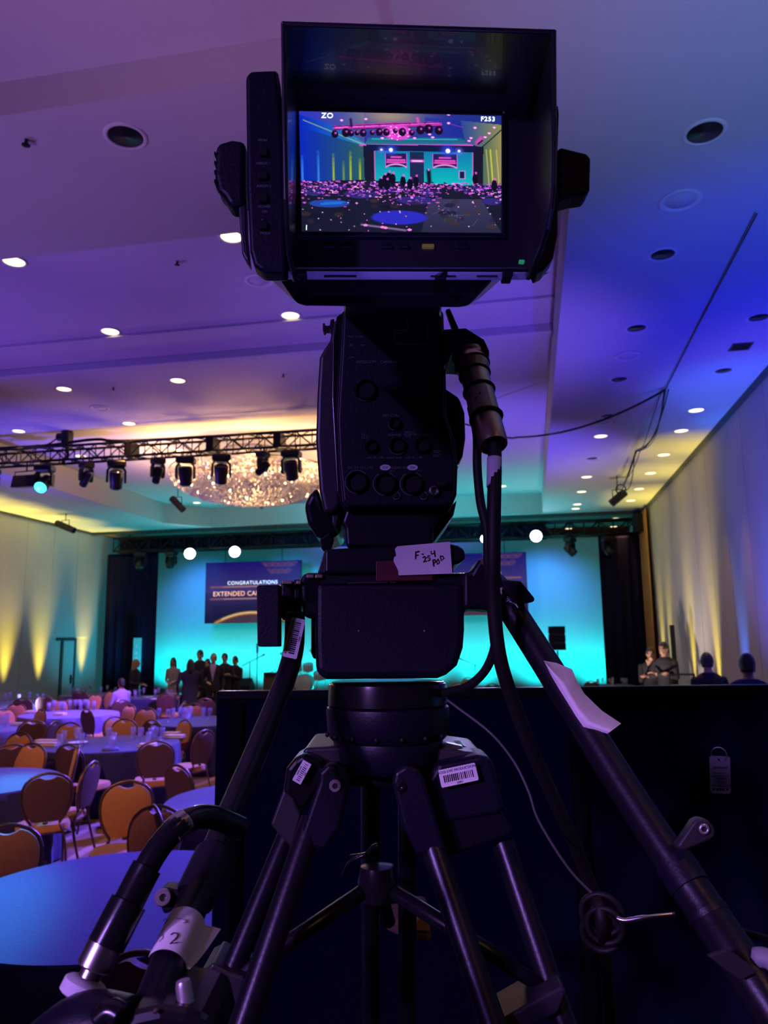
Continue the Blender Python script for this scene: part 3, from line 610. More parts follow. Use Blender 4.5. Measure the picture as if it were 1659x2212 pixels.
for tl_, bl_, lb in ((Vector((tl.x, YL, tl.z)), Vector((tl.x, YL, bl.z)), 'large congratulations screen on the door side of the stage'), (Vector((right.x - LW, YL, right.z - .0)), Vector((right.x - LW, YL, rbl.z)), 'large congratulations screen mostly hidden behind the tripod head and pan handle')):
    dx = Vector((LW, 0, 0)); o = thing('led_screen', lb, 'screen', bl_ + dx / 2)
    h = tl_.z - bl_.z; mid = tl_ + dx / 2
    build('cabinet', MB().box(bl_ + dx / 2 + Vector((0, .07, h / 2)), (LW, .12, h)), 'fixture', o)
    picture('picture', cv, tl_, tl_ + dx, bl_ + dx, bl_, MT['led'], o)
    X_ = Vector((1, 0, 0)); Z_ = Vector((0, 0, 1)); F_ = Vector((0, -.012, 0))
    text('lettering', 'CONGRATULATIONS', mid + F_ - Z_ * (h * .35), X_, Z_, .165, 'textw', o, sp=1.14)
    text('lettering', 'EXTENDED CARE', tl_ + dx * .085 + F_ - Z_ * (h * .525), X_, Z_, .215, 'texto', o, align='LEFT', sp=1.06)
    for k in (.2, .8): build('hanger', MB().tube([tl_ + dx * k + Vector((0, .07, 0)), Vector((tl_.x + LW * k, YL + .07, ZC + .02))], .012, 6), 'blackm', o)

# ================================================================== STAGE GEAR
def stand_at(px_, py_, Y): q = atY(px_, py_, Y); return Vector((q.x, Y, .42)), q.z
def mic_stand(px_, ptop, Y, boom, label):
    b, z = stand_at(px_, ptop, Y); o = thing('microphone_stand', label, 'microphone stand', b)
    build('base', MB().lathe([(.14, 0), (.14, .02), (.03, .04)], b, (0, 0, 1), 16), 'blackm', o); build('pole', MB().tube([b + Vector((0, 0, .03)), Vector((b.x, Y, z))], .014, 8), 'blackm', o)
    e0 = Vector((b.x - boom * .5, Y, z - .12)); e1 = Vector((b.x + boom * .6, Y, z + .16)); build('boom', MB().tube([e0, e1], .012, 8), 'blackm', o)
    build('microphone', MB().lathe([(.014, 0), (.018, .1), (.03, .12), (.03, .16), (.01, .18)], e1, (e1 - e0), 10), 'blackm', o); return o
mic_stand(540, 1430, 23.4, .55, 'microphone stand with a tilted boom right of the standing group')
mic_stand(1026, 1437, 23.4, -.6, 'boom microphone stand seen between tripod head and hanging cables')
b, z = stand_at(556, 1400, 24.0); o = thing('straight_stand', 'thin straight stand under the black paddle of the tripod head', 'stand', b)
build('base', MB().lathe([(.16, 0), (.16, .02), (.03, .04)], b, (0, 0, 1), 14), 'blackm', o); build('pole', MB().tube([b + Vector((0, 0, .03)), Vector((b.x, b.y, z))], .016, 8), 'blackm', o); build('top_bar', MB().box((b.x, b.y, z), (.05, .05, .3)), 'blackm', o)
q = atY(592, 1478, 23.7); o = thing('guitar_amplifier', 'black amplifier box beside the tripod pan handle on stage', 'amplifier', (q.x, 23.7, .42))
build('cabinet', MB().box((q.x, 23.7, .42 + .32), (.62, .32, .64)), 'fixture', o, bevel=.02); build('grille', MB().box((q.x, 23.53, .42 + .26), (.54, .02, .44)), 'brownbag', o); build('handle', MB().tube([(q.x - .1, 23.7, 1.06), (q.x - .08, 23.7, 1.1), (q.x + .08, 23.7, 1.1), (q.x + .1, 23.7, 1.06)], .014, 6), 'rubber', o)
q = atY(520, 1478, 23.1); o = thing('floor_monitor', 'black wedge monitor speaker at the stage edge by the group', 'speaker', (q.x, 23.1, .42))
build('cabinet', MB().rings([[(q.x - .4, 22.85 + a, .42 + b_) for a, b_ in ((0, 0), (.5, 0), (.5, .2), (.2, .5), (.0, .3))], [(q.x + .4, 22.85 + a, .42 + b_) for a, b_ in ((0, 0), (.5, 0), (.5, .2), (.2, .5), (.0, .3))]]), 'fixture', o, bevel=.02); build('grille', MB().box((q.x, 22.845, .57), (.7, .01, .2)), 'blackm', o)
# drum kit
q = atY(658, 1450, 24.0); kx = q.x; o = thing('drum_kit', 'drum kit with tan bass drum beside the head of the tripod', 'drum kit', (kx, 24.0, .42))
build('bass_drum', MB().lathe([(.27, -.2), (.285, -.19), (.285, .19), (.27, .2)], (kx, 24.0, .42 + .285), (0, 1, 0), 24), 'cajon', o, smooth='angle')
for dx, z_, r in ((-.2, 1.2, .15), (.16, 1.2, .16), (.55, .95, .2)): build('tom_drum', MB().lathe([(r, -.11), (r * 1.03, -.1), (r * 1.03, .1), (r, .11)], (kx + dx, 23.85, z_), (0, -.3, 1), 18), 'cajon', o, smooth='angle')
for dx, z_, r in ((-.55, 1.62, .24), (.45, 1.7, .26)):
    build('cymbal', MB().lathe([(r, 0), (r * .3, .02), (.03, .045), (.03, .05), (r * .3, .025), (r, .004)], (kx + dx, 23.9, z_), (.15, -.25, 1), 20), 'cymbal', o); build('cymbal_stand', MB().tube([(kx + dx, 23.9, z_), (kx + dx, 23.9, .42)], .014, 6), 'silver', o)
for dx in (-.2, .16): build('tom_post', MB().tube([(kx + dx, 23.9, 1.12), (kx + dx * .4, 24.0, .95)], .014, 6), 'silver', o)
build('floor_leg', MB().tube([(kx + .72, 23.85, .95), (kx + .74, 23.85, .42)], .012, 6), 'silver', o); build('floor_leg', MB().tube([(kx + .4, 23.75, .95), (kx + .38, 23.72, .42)], .012, 6), 'silver', o)
# speaker on a stand
q = atY(1203, 1378, 22.9); p1 = atY(1183, 1352, 22.9); p2 = atY(1222, 1405, 22.9); sw, sh = p2.x - p1.x, p1.z - p2.z
o = thing('line_array_speaker', 'three black speaker boxes stacked on a pole against the cyan backdrop', 'speaker', (q.x, 22.9, .42))
for k in range(3):
    zc = p2.z + sh * (k + .5) / 3; build('speaker_box', MB().box((q.x, 22.9, zc), (sw, .4, sh / 3 - .03)), 'fixture', o, bevel=.015); build('grille', MB().box((q.x, 22.69, zc), (sw * .9, .02, sh / 3 - .1)), 'blackm', o)
    if k: build('spacer', MB().box((q.x, 22.9, p2.z + sh * k / 3), (sw * .92, .34, .05)), 'lampoff', o)
build('pole', MB().tube([(q.x, 22.9, .44), (q.x, 22.9, p2.z)], .022, 8), 'blackm', o)
for k in range(3): a = k * 2.1; build('leg', MB().tube([(q.x, 22.9, .95), (q.x + .4 * math.cos(a), 22.9 + .28 * math.sin(a), .43)], .015, 6), 'blackm', o)
a = atY(290, 1378, 22.2); b = atY(303, 1432, 22.2); o = thing('column_sign', 'narrow upright cyan-lit column standing before the black drape', 'column', ((a.x + b.x) / 2, 22.2, 0))
cx_ = (a.x + b.x) / 2; build('column_face', MB().box((cx_, 22.2, (a.z + .6) / 2), (b.x - a.x, .1, a.z - .6)), 'cyansign', o, bevel=.01); build('base', MB().box((cx_, 22.2, .3), (.4, .4, .6)), 'fixture', o, bevel=.02)
for k in range(4): build('mark', MB().box((cx_, 22.14, a.z - .25 - .2 * k), (.06, .01, .1)), 'cyc', o)
# railing by the right wall
a = atY(1445, 1457, 15.5); o = thing('folding_stand', 'low black railing stand behind the seated guests near the yellow beams', 'stand', (a.x + .25, 15.5, 0))
for dx in (0, .45): build('post', MB().tube([(a.x + dx, 15.5, 0), (a.x + dx, 15.5, a.z)], .016, 6), 'blackm', o)
build('rail', MB().tube([(a.x, 15.5, a.z), (a.x + .45, 15.5, a.z)], .018, 6), 'blackm', o); build('shelf', MB().box((a.x + .22, 15.5, a.z - .2), (.44, .2, .02)), 'silver', o)
a = atY(1451, 1350, 17.4); o = thing('tall_post', 'tall slim black post behind the two standing men', 'post', (a.x, 17.4, 0))
build('pole', MB().box((a.x, 17.4, a.z / 2), (.09, .09, a.z)), 'fixture', o, bevel=.01); build('foot', MB().box((a.x, 17.4, .02), (.4, .4, .04)), 'blackm', o)

# ================================================================== PEOPLE
GUESTS = []
def capsule(mb, a, b, ra, rb, n=12):
    a, b = Vector(a), Vector(b); d = (b - a); L = d.length
    ks = (-1, -.7, 0); prof = [(ra * math.sqrt(max(0, 1 - k * k)) + 1e-4, ra * k) for k in ks] + [(rb * math.sqrt(max(0, 1 - k * k)) + 1e-4, L + rb * k) for k in (0, .7, 1)]
    mb.lathe(prof, a, d, n)
def person(label, base, rz, h=1.75, arms=('down', 'down'), seated=False, jacket='suit', shirt='whiteshirt', trousers='suit', skin='skin', hair='hair', hairstyle='short', skirt=False, turn=0.0, slim=1.0, lean=0.0, group=None):
    """faces local -Y"""
    k = h / 1.75; mb = MB(); V = Vector
    hip = .50 if seated else .90; dz = hip - .90
    def T(x, y, z): return V((x * slim, y + lean * (z - .9 if z > .9 else 0), z + dz)) * k
    def Tn(x, y, z): return V((x, y, z)) * k
    tor = [(.84, .155, .115), (.92, .168, .122), (1.02, .158, .112), (1.12, .148, .105), (1.24, .168, .115), (1.34, .185, .118), (1.42, .178, .10), (1.465, .12, .075), (1.49, .07, .06)]
    mb.rings([[T(math.cos(a) * rx, math.sin(a) * ry, z) for a in [2 * math.pi * i / 18 for i in range(18)]] for z, rx, ry in tor])
    capsule(mb, T(0, 0, 1.44), T(0, -.012, 1.55), .056 * k, .052 * k)
    hc = T(0, -.02, 1.635); mb.ball(hc, (.076 * k, .094 * k, .115 * k), 16, 12)
    ct_, st_ = math.cos(turn), math.sin(turn)
    def H(x, y, z): return hc + V((x * ct_ - y * st_, x * st_ + y * ct_, z)) * k
    mb.ball(H(0, -.062, -.062), (.048 * k, .035 * k, .045 * k), 10, 8)                       # jaw
    capsule(mb, H(0, -.094, .012), H(0, -.112, -.022), .009 * k, .015 * k, 8)                # nose
    for s in (-1, 1): mb.ball(H(s * .078, .005, -.005), (.012 * k, .022 * k, .034 * k), 8, 6)  # ears
    capsule(mb, H(-.035, -.088, .026), H(.035, -.088, .026), .012 * k, .012 * k, 8)          # brow
    legs = []
    for s in (-1, 1):
        hp = T(s * .085, 0, .87)
        if seated: kn = V((s * .11 * k, -.43 * k, .50 * k)); an = V((s * .11 * k, -.40 * k, .09 * k))
        else: kn = Tn(s * .095, -.015, .49); an = Tn(s * .10, .02, .09)
        capsule(mb, hp, kn, .085 * k, .058 * k); capsule(mb, kn, an, .057 * k, .04 * k)
        capsule(mb, an + V((0, .03, -.05)) * k, an + V((s * .02, -.15, -.055)) * k, .036 * k, .032 * k)
    if skirt: mb.rings([[V((math.cos(a) * rx, math.sin(a) * ry, z)) * k for a in [2 * math.pi * i / 18 for i in range(18)]] for z, rx, ry in ((.42, .21, .18), (.7, .2, .16), (.92, .165, .12))])
    hands = []
    for s, pose in zip((-1, 1), arms):
        sh = T(s * .19, 0, 1.385)
        if pose == 'down': el = T(s * .245, .03, 1.10); wr = T(s * .235, -.05, .86)
        elif pose == 'cross': el = T(s * .25, -.06, 1.13); wr = T(-s * .06, -.20, 1.20)
        elif pose == 'chin': el = T(s * .20, -.16, 1.12); wr = T(s * .05, -.16, 1.42)
        elif pose == 'front': el = T(s * .235, .0, 1.10); wr = T(s * .10, -.22, 1.06)
        elif pose == 'reach': el = T(s * .25, -.1, 1.13); wr = T(s * .22, -.36, 1.08)
        else: el = T(s * .23, -.10, 1.12); wr = T(s * .15, -.34, 1.05)
        capsule(mb, sh, el, .056 * k, .042 * k); capsule(mb, el, wr, .041 * k, .029 * k)
        d = (wr - el).normalized(); q = d.cross(V((0, 0, 1)) if abs(d.z) < .8 else V((0, 1, 0))).normalized(); nn = d.cross(q)
        pc = wr + d * .05 * k; mb.lathe([(.02 * k, -.045 * k), (.036 * k, -.01 * k), (.04 * k, .03 * k), (.03 * k, .05 * k)], pc, d, 10, 1.0, .55, q)
        for i, ln in enumerate((.062, .075, .078, .066)):
            b0 = pc + d * .035 * k + q * ((i - 1.5) * .019 * k); b1 = b0 + d * ln * .55 * k + nn * .006 * k; b2 = b1 + d * ln * .4 * k + nn * .025 * k
            capsule(mb, b0, b1, .011 * k, .0105 * k, 6); capsule(mb, b1, b2, .0105 * k, .009 * k, 6)
        b0 = pc - d * .02 * k - q * .03 * k * s; b1 = b0 + (d * .03 - q * .035 * s + nn * .01) * k; b2 = b1 + d * .03 * k
        capsule(mb, b0, b1, .013 * k, .012 * k, 6); capsule(mb, b1, b2, .012 * k, .010 * k, 6)
        hands.append((wr, d))
    root = thing('person', label, 'person', base, rz, group); GUESTS.append((base[0], base[1]))
    tmp = build('body_source', mb, [jacket], None)
    rm = tmp.modifiers.new('r', 'REMESH'); rm.mode = 'VOXEL'; rm.voxel_size = .013 * k
    sm = tmp.modifiers.new('s', 'SMOOTH'); sm.iterations = 2; sm.factor = .4
    me = bpy.data.meshes.new_from_object(tmp.evaluated_get(bpy.context.evaluated_depsgraph_get()))
    bpy.data.objects.remove(tmp, do_unlink=True)
    names = [jacket, shirt, trousers, skin, 'blackg']; me.materials.clear()
    for nme in names: me.materials.append(MT[nme])
    n = len(me.polygons); ce = np.zeros(n * 3); me.polygons.foreach_get('center', ce); ce = ce.reshape(-1, 3); idx = np.zeros(n, int)
    z = ce[:, 2] / k - dz; zz = ce[:, 2] / k
    idx[(z < .93)] = 2
    if seated: idx[(zz < .62) & (ce[:, 1] < -.08)] = 2
    idx[(np.abs(ce[:, 0] / k) < .075 * np.clip((z - 1.08) / .35, 0, 1)) & (ce[:, 1] < -.02) & (z > 1.08) & (z < 1.5)] = 1
    idx[z > 1.487] = 3
    for wr, d in hands:
        rel = ce - np.array(wr); al = rel @ np.array(d); idx[(al > -.005) & (al < .19 * k) & (np.linalg.norm(rel - al[:, None] * np.array(d), axis=1) < .062 * k)] = 3
    idx[(z < .93) & (np.abs(ce[:, 0]) > .3 * k)] = 3 if arms != ('down', 'down') else idx[(z < .93) & (np.abs(ce[:, 0]) > .3 * k)]
    if skirt: idx[(zz < .42)] = 3
    idx[zz < .085] = 4
    me.polygons.foreach_set('material_index', idx.astype(np.int32)); me.polygons.foreach_set('use_smooth', np.ones(n, bool)); me.update()
    bo = bpy.data.objects.new('body', me); scene.collection.objects.link(bo); bo.parent = root
    e = MB()
    for s in (-1, 1): e.ball(H(s * .032, -.089, .006), .0115 * k, 8, 6)
    build('eyes', e, 'eye', root, off=V()); 
    e = MB(); capsule(e, H(-.02, -.094, -.058), H(.02, -.094, -.058), .006 * k, .006 * k, 6); build('mouth', e, 'lip', root, off=V())
    if hair:
        e = MB(); rings = []
        lo = {'short': .30, 'long': -.95, 'bun': .25, 'fringe': .1}[hairstyle]
        for i in range(9):
            t = i / 8; ph = math.pi * (t * .52); q = math.sin(ph); zc = math.cos(ph)
            rings.append([H(math.cos(a) * .085 * max(q, .03), math.sin(a) * .103 * max(q, .03) + .008, .125 * zc - (0 if math.sin(a) > -.35 else .0)) for a in [2 * math.pi * j / 20 for j in range(20)]])
        back = [2 * math.pi * j / 20 for j in range(20)]
        drop = .26 if hairstyle == 'long' else .075
        for f in (.5, 1.0):
            r_ = []
            for a in back:
                rear = max(0, min(1, (math.sin(a) + .35) / .5)); wdt = 1.0 + (.25 * f if hairstyle == 'long' else -.12 * f)
                r_.append(H(math.cos(a) * .085 * (wdt if rear > 0 else 1), math.sin(a) * .103 + .008 + (.02 * f if rear else 0), -drop * f * rear + (.03 * (1 - rear))))
            rings.append(r_)
        e.rings(rings); build('hair', e, hair, root, smooth=True, off=V())
    return root
def at_head(px_, ptop, h): return atZ(px_, ptop, h)
def stand(px_, ptop, h, facing, label, dmax=None, **kw):
    q = atZ(px_, ptop, h * 1.0) if dmax is None else atY(px_, ptop, dmax)
    hh = h if dmax is None else q.z
    return person(label, (q.x, q.y, 0), math.radians(facing), hh, **kw)
def stand_d(px_, ptop, Y, facing, label, zfloor=0.0, **kw):
    q = atY(px_, ptop, Y); return person(label, (q.x, Y, zfloor), math.radians(facing), q.z - zfloor, **kw)
stand_d(375, 1420, 19.8, 10, 'long dark haired person in grey blouse and skirt, leftmost against the cyan backdrop', arms=('front', 'front'), jacket='greytop', shirt='greytop', trousers='greytop', hairstyle='long', skirt=True, slim=.85)
stand_d(412, 1424, 17.4, 205, 'person with long black hair and black dress seen from behind, offering a hand', arms=('reach', 'down'), hairstyle='long', skirt=True, slim=1.25, jacket='suit', shirt='suit')
stand_d(433, 1404, 19.6, 0, 'tall dark haired person in black standing behind the group', arms=('down', 'down'), shirt='suit')
stand_d(449, 1423, 18.8, 5, 'short dark haired person in black between the tall man and the bald man', hairstyle='long', jacket='suit', shirt='greytop')
stand_d(462, 1411, 18.2, 15, 'bald person in dark jacket over lavender shirt facing the camera', hair='greyhair', hairstyle='short', jacket='suit', shirt='lav', trousers='suit', arms=('front', 'down'))
stand_d(486, 1411, 19.4, 10, 'dark haired person in black with folded arms, right of the bald one', arms=('cross', 'cross'), shirt='suit')
stand_d(509, 1417, 19.9, -15, 'rightmost dark person of the standing group, arms folded', arms=('cross', 'cross'), skin='skin2', shirt='suit')
stand_d(293, 1424, 18.6, 90, 'blond long haired person in a black top standing before the black drape', hair='blond', hairstyle='long', jacket='suit', shirt='suit', arms=('front', 'front'), turn=.3)
q = atY(266, 1470, 16.3); person('seated person in a lavender shirt at a far table, dark hair tied back', (q.x, 16.3, 0), math.radians(-120), 1.62, arms=('sit', 'sit'), seated=True, jacket='lav', shirt='lav', trousers='suit', hairstyle='bun', lean=-.08)
stand_d(1404, 1399, 16.6, -10, 'person in dark suit with a hand at the chin before the painted wall glow', arms=('chin', 'cross'), skin='skin2', hair='hair', shirt='suit')
stand_d(1434, 1387, 16.2, -40, 'person in dark suit with crossed arms beside the tall black post', arms=('cross', 'cross'), skin='skin2', shirt='suit')
stand_d(1527, 1410, 11.6, 200, 'silhouetted person in black in front of the yellow wall beams', arms=('down', 'down'), slim=1.1, turn=-.5)
stand_d(1612, 1412, 9.3, 170, 'silhouetted person in blue suit nearest the right edge by the blue beam', arms=('down', 'down'), jacket='bluesuit', shirt='bluesuit', slim=1.2, hairstyle='bun')

# ================================================================== TABLES
def round_table(x, y, label, r=.88, cloth='cloth', h=.75):
    o = thing('banquet_table', label, 'table', (x, y, 0)); n = 96
    mb = MB(); rings = []
    for q, z, amp in ((.02, h, 0), (r * .5, h, 0), (r * .985, h, 0), (r, h - .012, 0), (r * 1.012, h - .1, .15), (r * 1.02, h * .5, .6), (r * 1.03, .015, 1.0)):
        rings.append([Vector((x + math.cos(a) * (q + .035 * amp * math.sin(a * 17 + math.sin(a * 3))), y + math.sin(a) * (q + .035 * amp * math.sin(a * 17 + math.sin(a * 3))), z)) for a in [2 * math.pi * k / n for k in range(n)]])
    mb.rings(rings, True, False); build('tablecloth', mb, cloth, o, smooth='angle')
    build('tabletop', MB().lathe([(r - .02, h - .035), (r - .01, h - .03), (r - .01, h - .008), (r - .02, h - .006)], (x, y, 0), (0, 0, 1), 40), 'wood', o)
    build('pedestal', MB().lathe([(.3, 0), (.28, .03), (.05, .06), (.05, h - .06), (.25, h - .04)], (x, y, 0), (0, 0, 1), 16), 'chairmetal', o)
    return o
tabs = {}; TR_ = {}
def tab(key, px_, py_, label, **k): q = atZ(px_, py_, .75); tabs[key] = (q.x, q.y); TR_[key] = k.get('r', .88); round_table(q.x, q.y, label, **k)
r_near = .88; tabs['near'] = (-2.146, 3.93)
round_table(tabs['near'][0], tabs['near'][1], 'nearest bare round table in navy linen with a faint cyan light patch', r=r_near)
TR_['near'] = r_near
tabs['left'] = (-5.37, 6.76); TR_['left'] = .86; round_table(-5.37, 6.76, 'bare round table at the left edge with a bright cyan light patch', r=.86)
tab('set', 238, 1606, 'round table set with glasses and beige napkins in the middle of the chairs')
tab('right_set', 438, 1557, 'round table set with glasses partly behind the black drape')
tabs['mid'] = (-2.18, 6.40); TR_['mid'] = .88; round_table(-2.18, 6.40, 'bare round table of which only one edge shows beside the black drape')
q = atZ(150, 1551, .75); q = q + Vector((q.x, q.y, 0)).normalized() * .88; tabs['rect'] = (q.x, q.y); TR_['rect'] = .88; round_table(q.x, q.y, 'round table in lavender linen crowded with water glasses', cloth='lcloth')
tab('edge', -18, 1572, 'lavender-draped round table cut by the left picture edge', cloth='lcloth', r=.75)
tab('back_left', 30, 1517, 'far round table below the leftmost yellow wall beam', r=.85)
tab('back_mid', 205, 1500, 'far round table in front of the wall door', r=.85)
tab('guest', 322, 1506, 'far round table where the person in lavender sits', r=.7)
tab('right_far', 1322, 1480, 'far round table set with glasses near the two standing men', r=.6)
tab('centre_far', 1010, 1483, 'far round table glimpsed between the tripod head and the cables', r=.6)

# ------------------------------------------------------------------ chairs
def outline(n=28):
    pr = [(-.0, .115), (.12, .155), (.3, .19), (.5, .207), (.68, .203), (.82, .178), (.92, .128), (.98, .06), (1.0, .0)]
    out = []
    def w_(t):
        for (a, b_), (c, d) in zip(pr, pr[1:]):
            if t <= c: return b_ + (d - b_) * (t - a) / (c - a)
        return 0
    ts = [1 - (1 - i / n) ** 1.6 for i in range(n + 1)]
    return [(-w_(t), t) for t in ts] + [(w_(t), t) for t in ts[::-1][1:]]
def bk(x, t, dy=0.0): return Vector((x, -.205 - .075 * t - dy, .50 + .43 * t))
def make_chair(front='gold', rear='brown'):
    root = thing('banquet_chair', 'x', 'chair')
    Z0 = Vector()
    mb = MB(); rings = []
    for s, z in ((.93, .405), (1.0, .42), (1.0, .455), (.95, .475), (.7, .487), (.2, .49)):
        rings.append([Vector((math.copysign(abs(math.cos(a)) ** .55, math.cos(a)) * .225 * s * (1 if math.sin(a) < 0 else 1.0), math.copysign(abs(math.sin(a)) ** .6, math.sin(a)) * .215 * s + .03, z)) for a in [2 * math.pi * k / 32 for k in range(32)]])
    mb.rings(rings); build('seat', mb, front, root, smooth='angle', off=Z0)
    ol = outline()
    def notch(x, t, sc): 
        x2 = x * sc; t2 = .035 + t * .925
        lim = .955 - .085 * max(0, 1 - (x2 / .085) ** 2)
        return x2, min(t2, lim)
    pad = [notch(x, t, .93) for x, t in ol]
    c = (0, .5)
    mb = MB(); mb.rings([[bk(x, t, .0) for x, t in pad], [bk(x, t, -.022) for x, t in pad], [bk(c[0] + (x - c[0]) * .88, c[1] + (t - c[1]) * .88, -.036) for x, t in pad]], False, True); build('backrest', mb, front, root, smooth='angle', off=Z0)
    mb = MB(); mb.rings([[bk(x, t, .0) for x, t in pad], [bk(x, t, .012) for x, t in pad], [bk(c[0] + (x - c[0]) * .9, c[1] + (t - c[1]) * .9, .018) for x, t in pad]], False, True); build('back_shell', mb, rear, root, smooth='angle', off=Z0)
    fr = [bk(x, t, .0) for x, t in ol]; mb = MB(); mb.tube(fr, .0125, 7)
    mb.tube([bk(-.02, .0), bk(.02, .0)], .011, 6); build('back_frame', mb, 'chairmetal', root, smooth=True, off=Z0)
    for s in (-1, 1):
        build('leg', MB().tube([(s * .185, .19, .41), (s * .195, .215, .2), (s * .20, .235, .0)], .0115, 7), 'chairmetal', root, smooth=True, off=Z0)
        build('leg', MB().tube([bk(s * .116, .0), (s * .15, -.185, .41), (s * .175, -.20, .3), (s * .19, -.285, .0)], .0115, 7), 'chairmetal', root, smooth=True, off=Z0)
    mb = MB()
    for s in (-1, 1): mb.tube([(s * .185, .19, .405), (s * .16, -.18, .405)], .01, 6)
    for y in (.19, -.17): mb.tube([(-.18, y, .405), (.18, y, .405)], .01, 6)
    build('seat_frame', mb, 'chairmetal', root, smooth=True, off=Z0)
    return root
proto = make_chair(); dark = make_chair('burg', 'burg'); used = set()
CH = [ # centre of the back at its top edge in the survey, facing (0 away, 90 left), label
 (105, 1668, 38, 'large dark-backed chair pulled up to the table with the cyan patch'),
 (168, 1626, 122, 'tall brown chair front right behind the large dark-backed chair'),
 (200, 1640, 98, 'chair seen edge on with a pale pink lit seat by the left table'),
 (150, 1607, -12, 'wide dark chair back at the front of the table with napkins'),
 (337, 1599, 28, 'dark chair back with glowing orange seat before the set table'),
 (385, 1654, -28, 'brown chair back with a bright handle hole above the half-hidden table'),
 (277, 1685, -118, 'narrow mauve chair turned towards the half-hidden table'),
 (337, 1718, -50, 'low chair back peeping out between two chairs at the half-hidden table'),
 (343, 1747, 178, 'large rust-brown chair front at the far edge of the nearest table'),
 (400, 1562, 145, 'tan chair front at the right of the set table'),
 (442, 1570, 72, 'dark tilted chair with pink lit seat against the black drape'),
 (69, 1624, 176, 'orange chair front with chrome edge behind the left table'),
 (25, 1606, 48, 'dark chair with one bright edge at the left picture side'),
 (44, 1581, 172, 'orange chair front above the dark bright-edged chair'),
 (71, 1555, 32, 'purple-brown chair back left of the napkins'),
 (89, 1541, 150, 'chair with orange front inside a dark frame behind the napkins'),
 (118, 1550, 96, 'thin pink chair edge beside the orange framed chair'),
 (188, 1531, -28, 'wide magenta chair back with pink seat before the lavender table'),
 (281, 1521, 152, 'tall violet chair front behind the seated guest'),
 (317, 1533, 178, 'low pink chair front right of the tall violet chair'),
 (36, 1522, 186, 'bright mauve chair front left of the lavender table'),
 (152, 1568, 180, 'small orange chair front at the far edge of the set table'),
 (270, 1566, 182, 'square-looking orange chair front behind the middle glasses'),
 (247, 1547, -112, 'pinkish chair edge right of the lavender table end'),
 (329, 1555, -20, 'dark chair back with pale handle hole behind the right glasses'),
 (17, 1789, -148, 'brown chair front at the left edge beside the nearest table'),
 (358, 1497, 4, 'brown chair back in front of the dark haired group'),
 (443, 1508, 8, 'brown chair back touching the black drape corner'),
 (418, 1528, 180, 'rose chair front behind the glasses by the black drape'),
 (399, 1514, 98, 'thin rose chair edge below the standing group'),
 (173, 1492, 0, 'dark brown chair back under the second yellow beam'),
 (150, 1509, 92, 'thin pink chair edge behind the lavender table glasses'),
 (130, 1516, 180, 'violet pink chair front hidden behind water glasses'),
 (97, 1500, 2, 'dark brown chair back below the widest yellow beam'),
 (49, 1507, 8, 'plum chair back left under the leftmost beam'),
 (207, 1498, 165, 'far orange chair front near the wall door'),
 (243, 1491, 172, 'far tan chair front left of the seated guest'),
 (8, 1536, -92, 'pink chair edge cut by the left picture side'),
 (262, 1516, 60, 'dim purple chair on which the lavender guest sits'),
 (1400, 1463, 5, 'orange chair back in front of the person with hand at chin'),
 (1423, 1466, -10, 'tan chair back in front of the person with crossed arms'),
 (1350, 1464, 175, 'small chair top behind the glasses of the far right table'),
 (1277, 1470, 20, 'small chair top at the foot of the backdrop right end'),
 (990, 1474, 175, 'tiny orange chair top right of the tripod head'),
 (1012, 1463, 185, 'dark chair top against cyan right of the tripod head'),
 (1063, 1476, 10, 'tiny orange chair top between the two hanging cables')]
PLACED = [Vector((*p_, 0)) for p_ in GUESTS]
for i, (a, b, f, lb) in enumerate(CH):
    q0 = atZ(a, b, .938); o = proto if i == 0 else copy_tree(proto); rz = math.radians(f)
    o.rotation_euler = (0, 0, rz); off = Vector((-math.sin(rz) * -.27, math.cos(rz) * -.27, 0))
    best = None
    for k in range(0, 36):
        for sg in ((1, -1) if k else (1,)):
            for rt in (0, -.35, .35, -.7, .7):
                r2 = rz + rt; of2 = Vector((math.sin(r2) * .27, -math.cos(r2) * .27, 0)); q = q0 * (1 + sg * k * .006); q.z = 0; c_ = q - of2; fw = Vector((-math.sin(r2), math.cos(r2), 0)); sd = Vector((fw.y, -fw.x, 0)); bad = 0
                for key, (tx, ty) in tabs.items():
                    for u, v in ((.24, .15), (.24, -.15), (.24, 0), (0, .22), (0, -.22), (-.27, .1), (-.27, -.1)):
                        p_ = c_ + fw * u + sd * v; bad = max(bad, TR_[key] + (.05 if u < .1 else -.11) - math.hypot(p_.x - tx, p_.y - ty))
                for w_ in PLACED: bad = max(bad, .45 - (w_ - c_).length)
                sc_ = max(0, bad) * 22 + k * .14 + abs(rt) * 1.6
                if best is None or sc_ < best[0]: best = (sc_, c_.copy(), r2)
    PLACED.append(best[1]); o.location = best[1]; o.rotation_euler = (0, 0, best[2]); o['label'] = lb; o['group'] = 'banquet chairs around the tables'
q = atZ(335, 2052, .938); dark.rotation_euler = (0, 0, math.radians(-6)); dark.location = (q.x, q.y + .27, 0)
dark['label'] = 'nearest burgundy chair back with a chrome edge behind the tripod pan handle'; dark['group'] = 'banquet chairs around the tables'

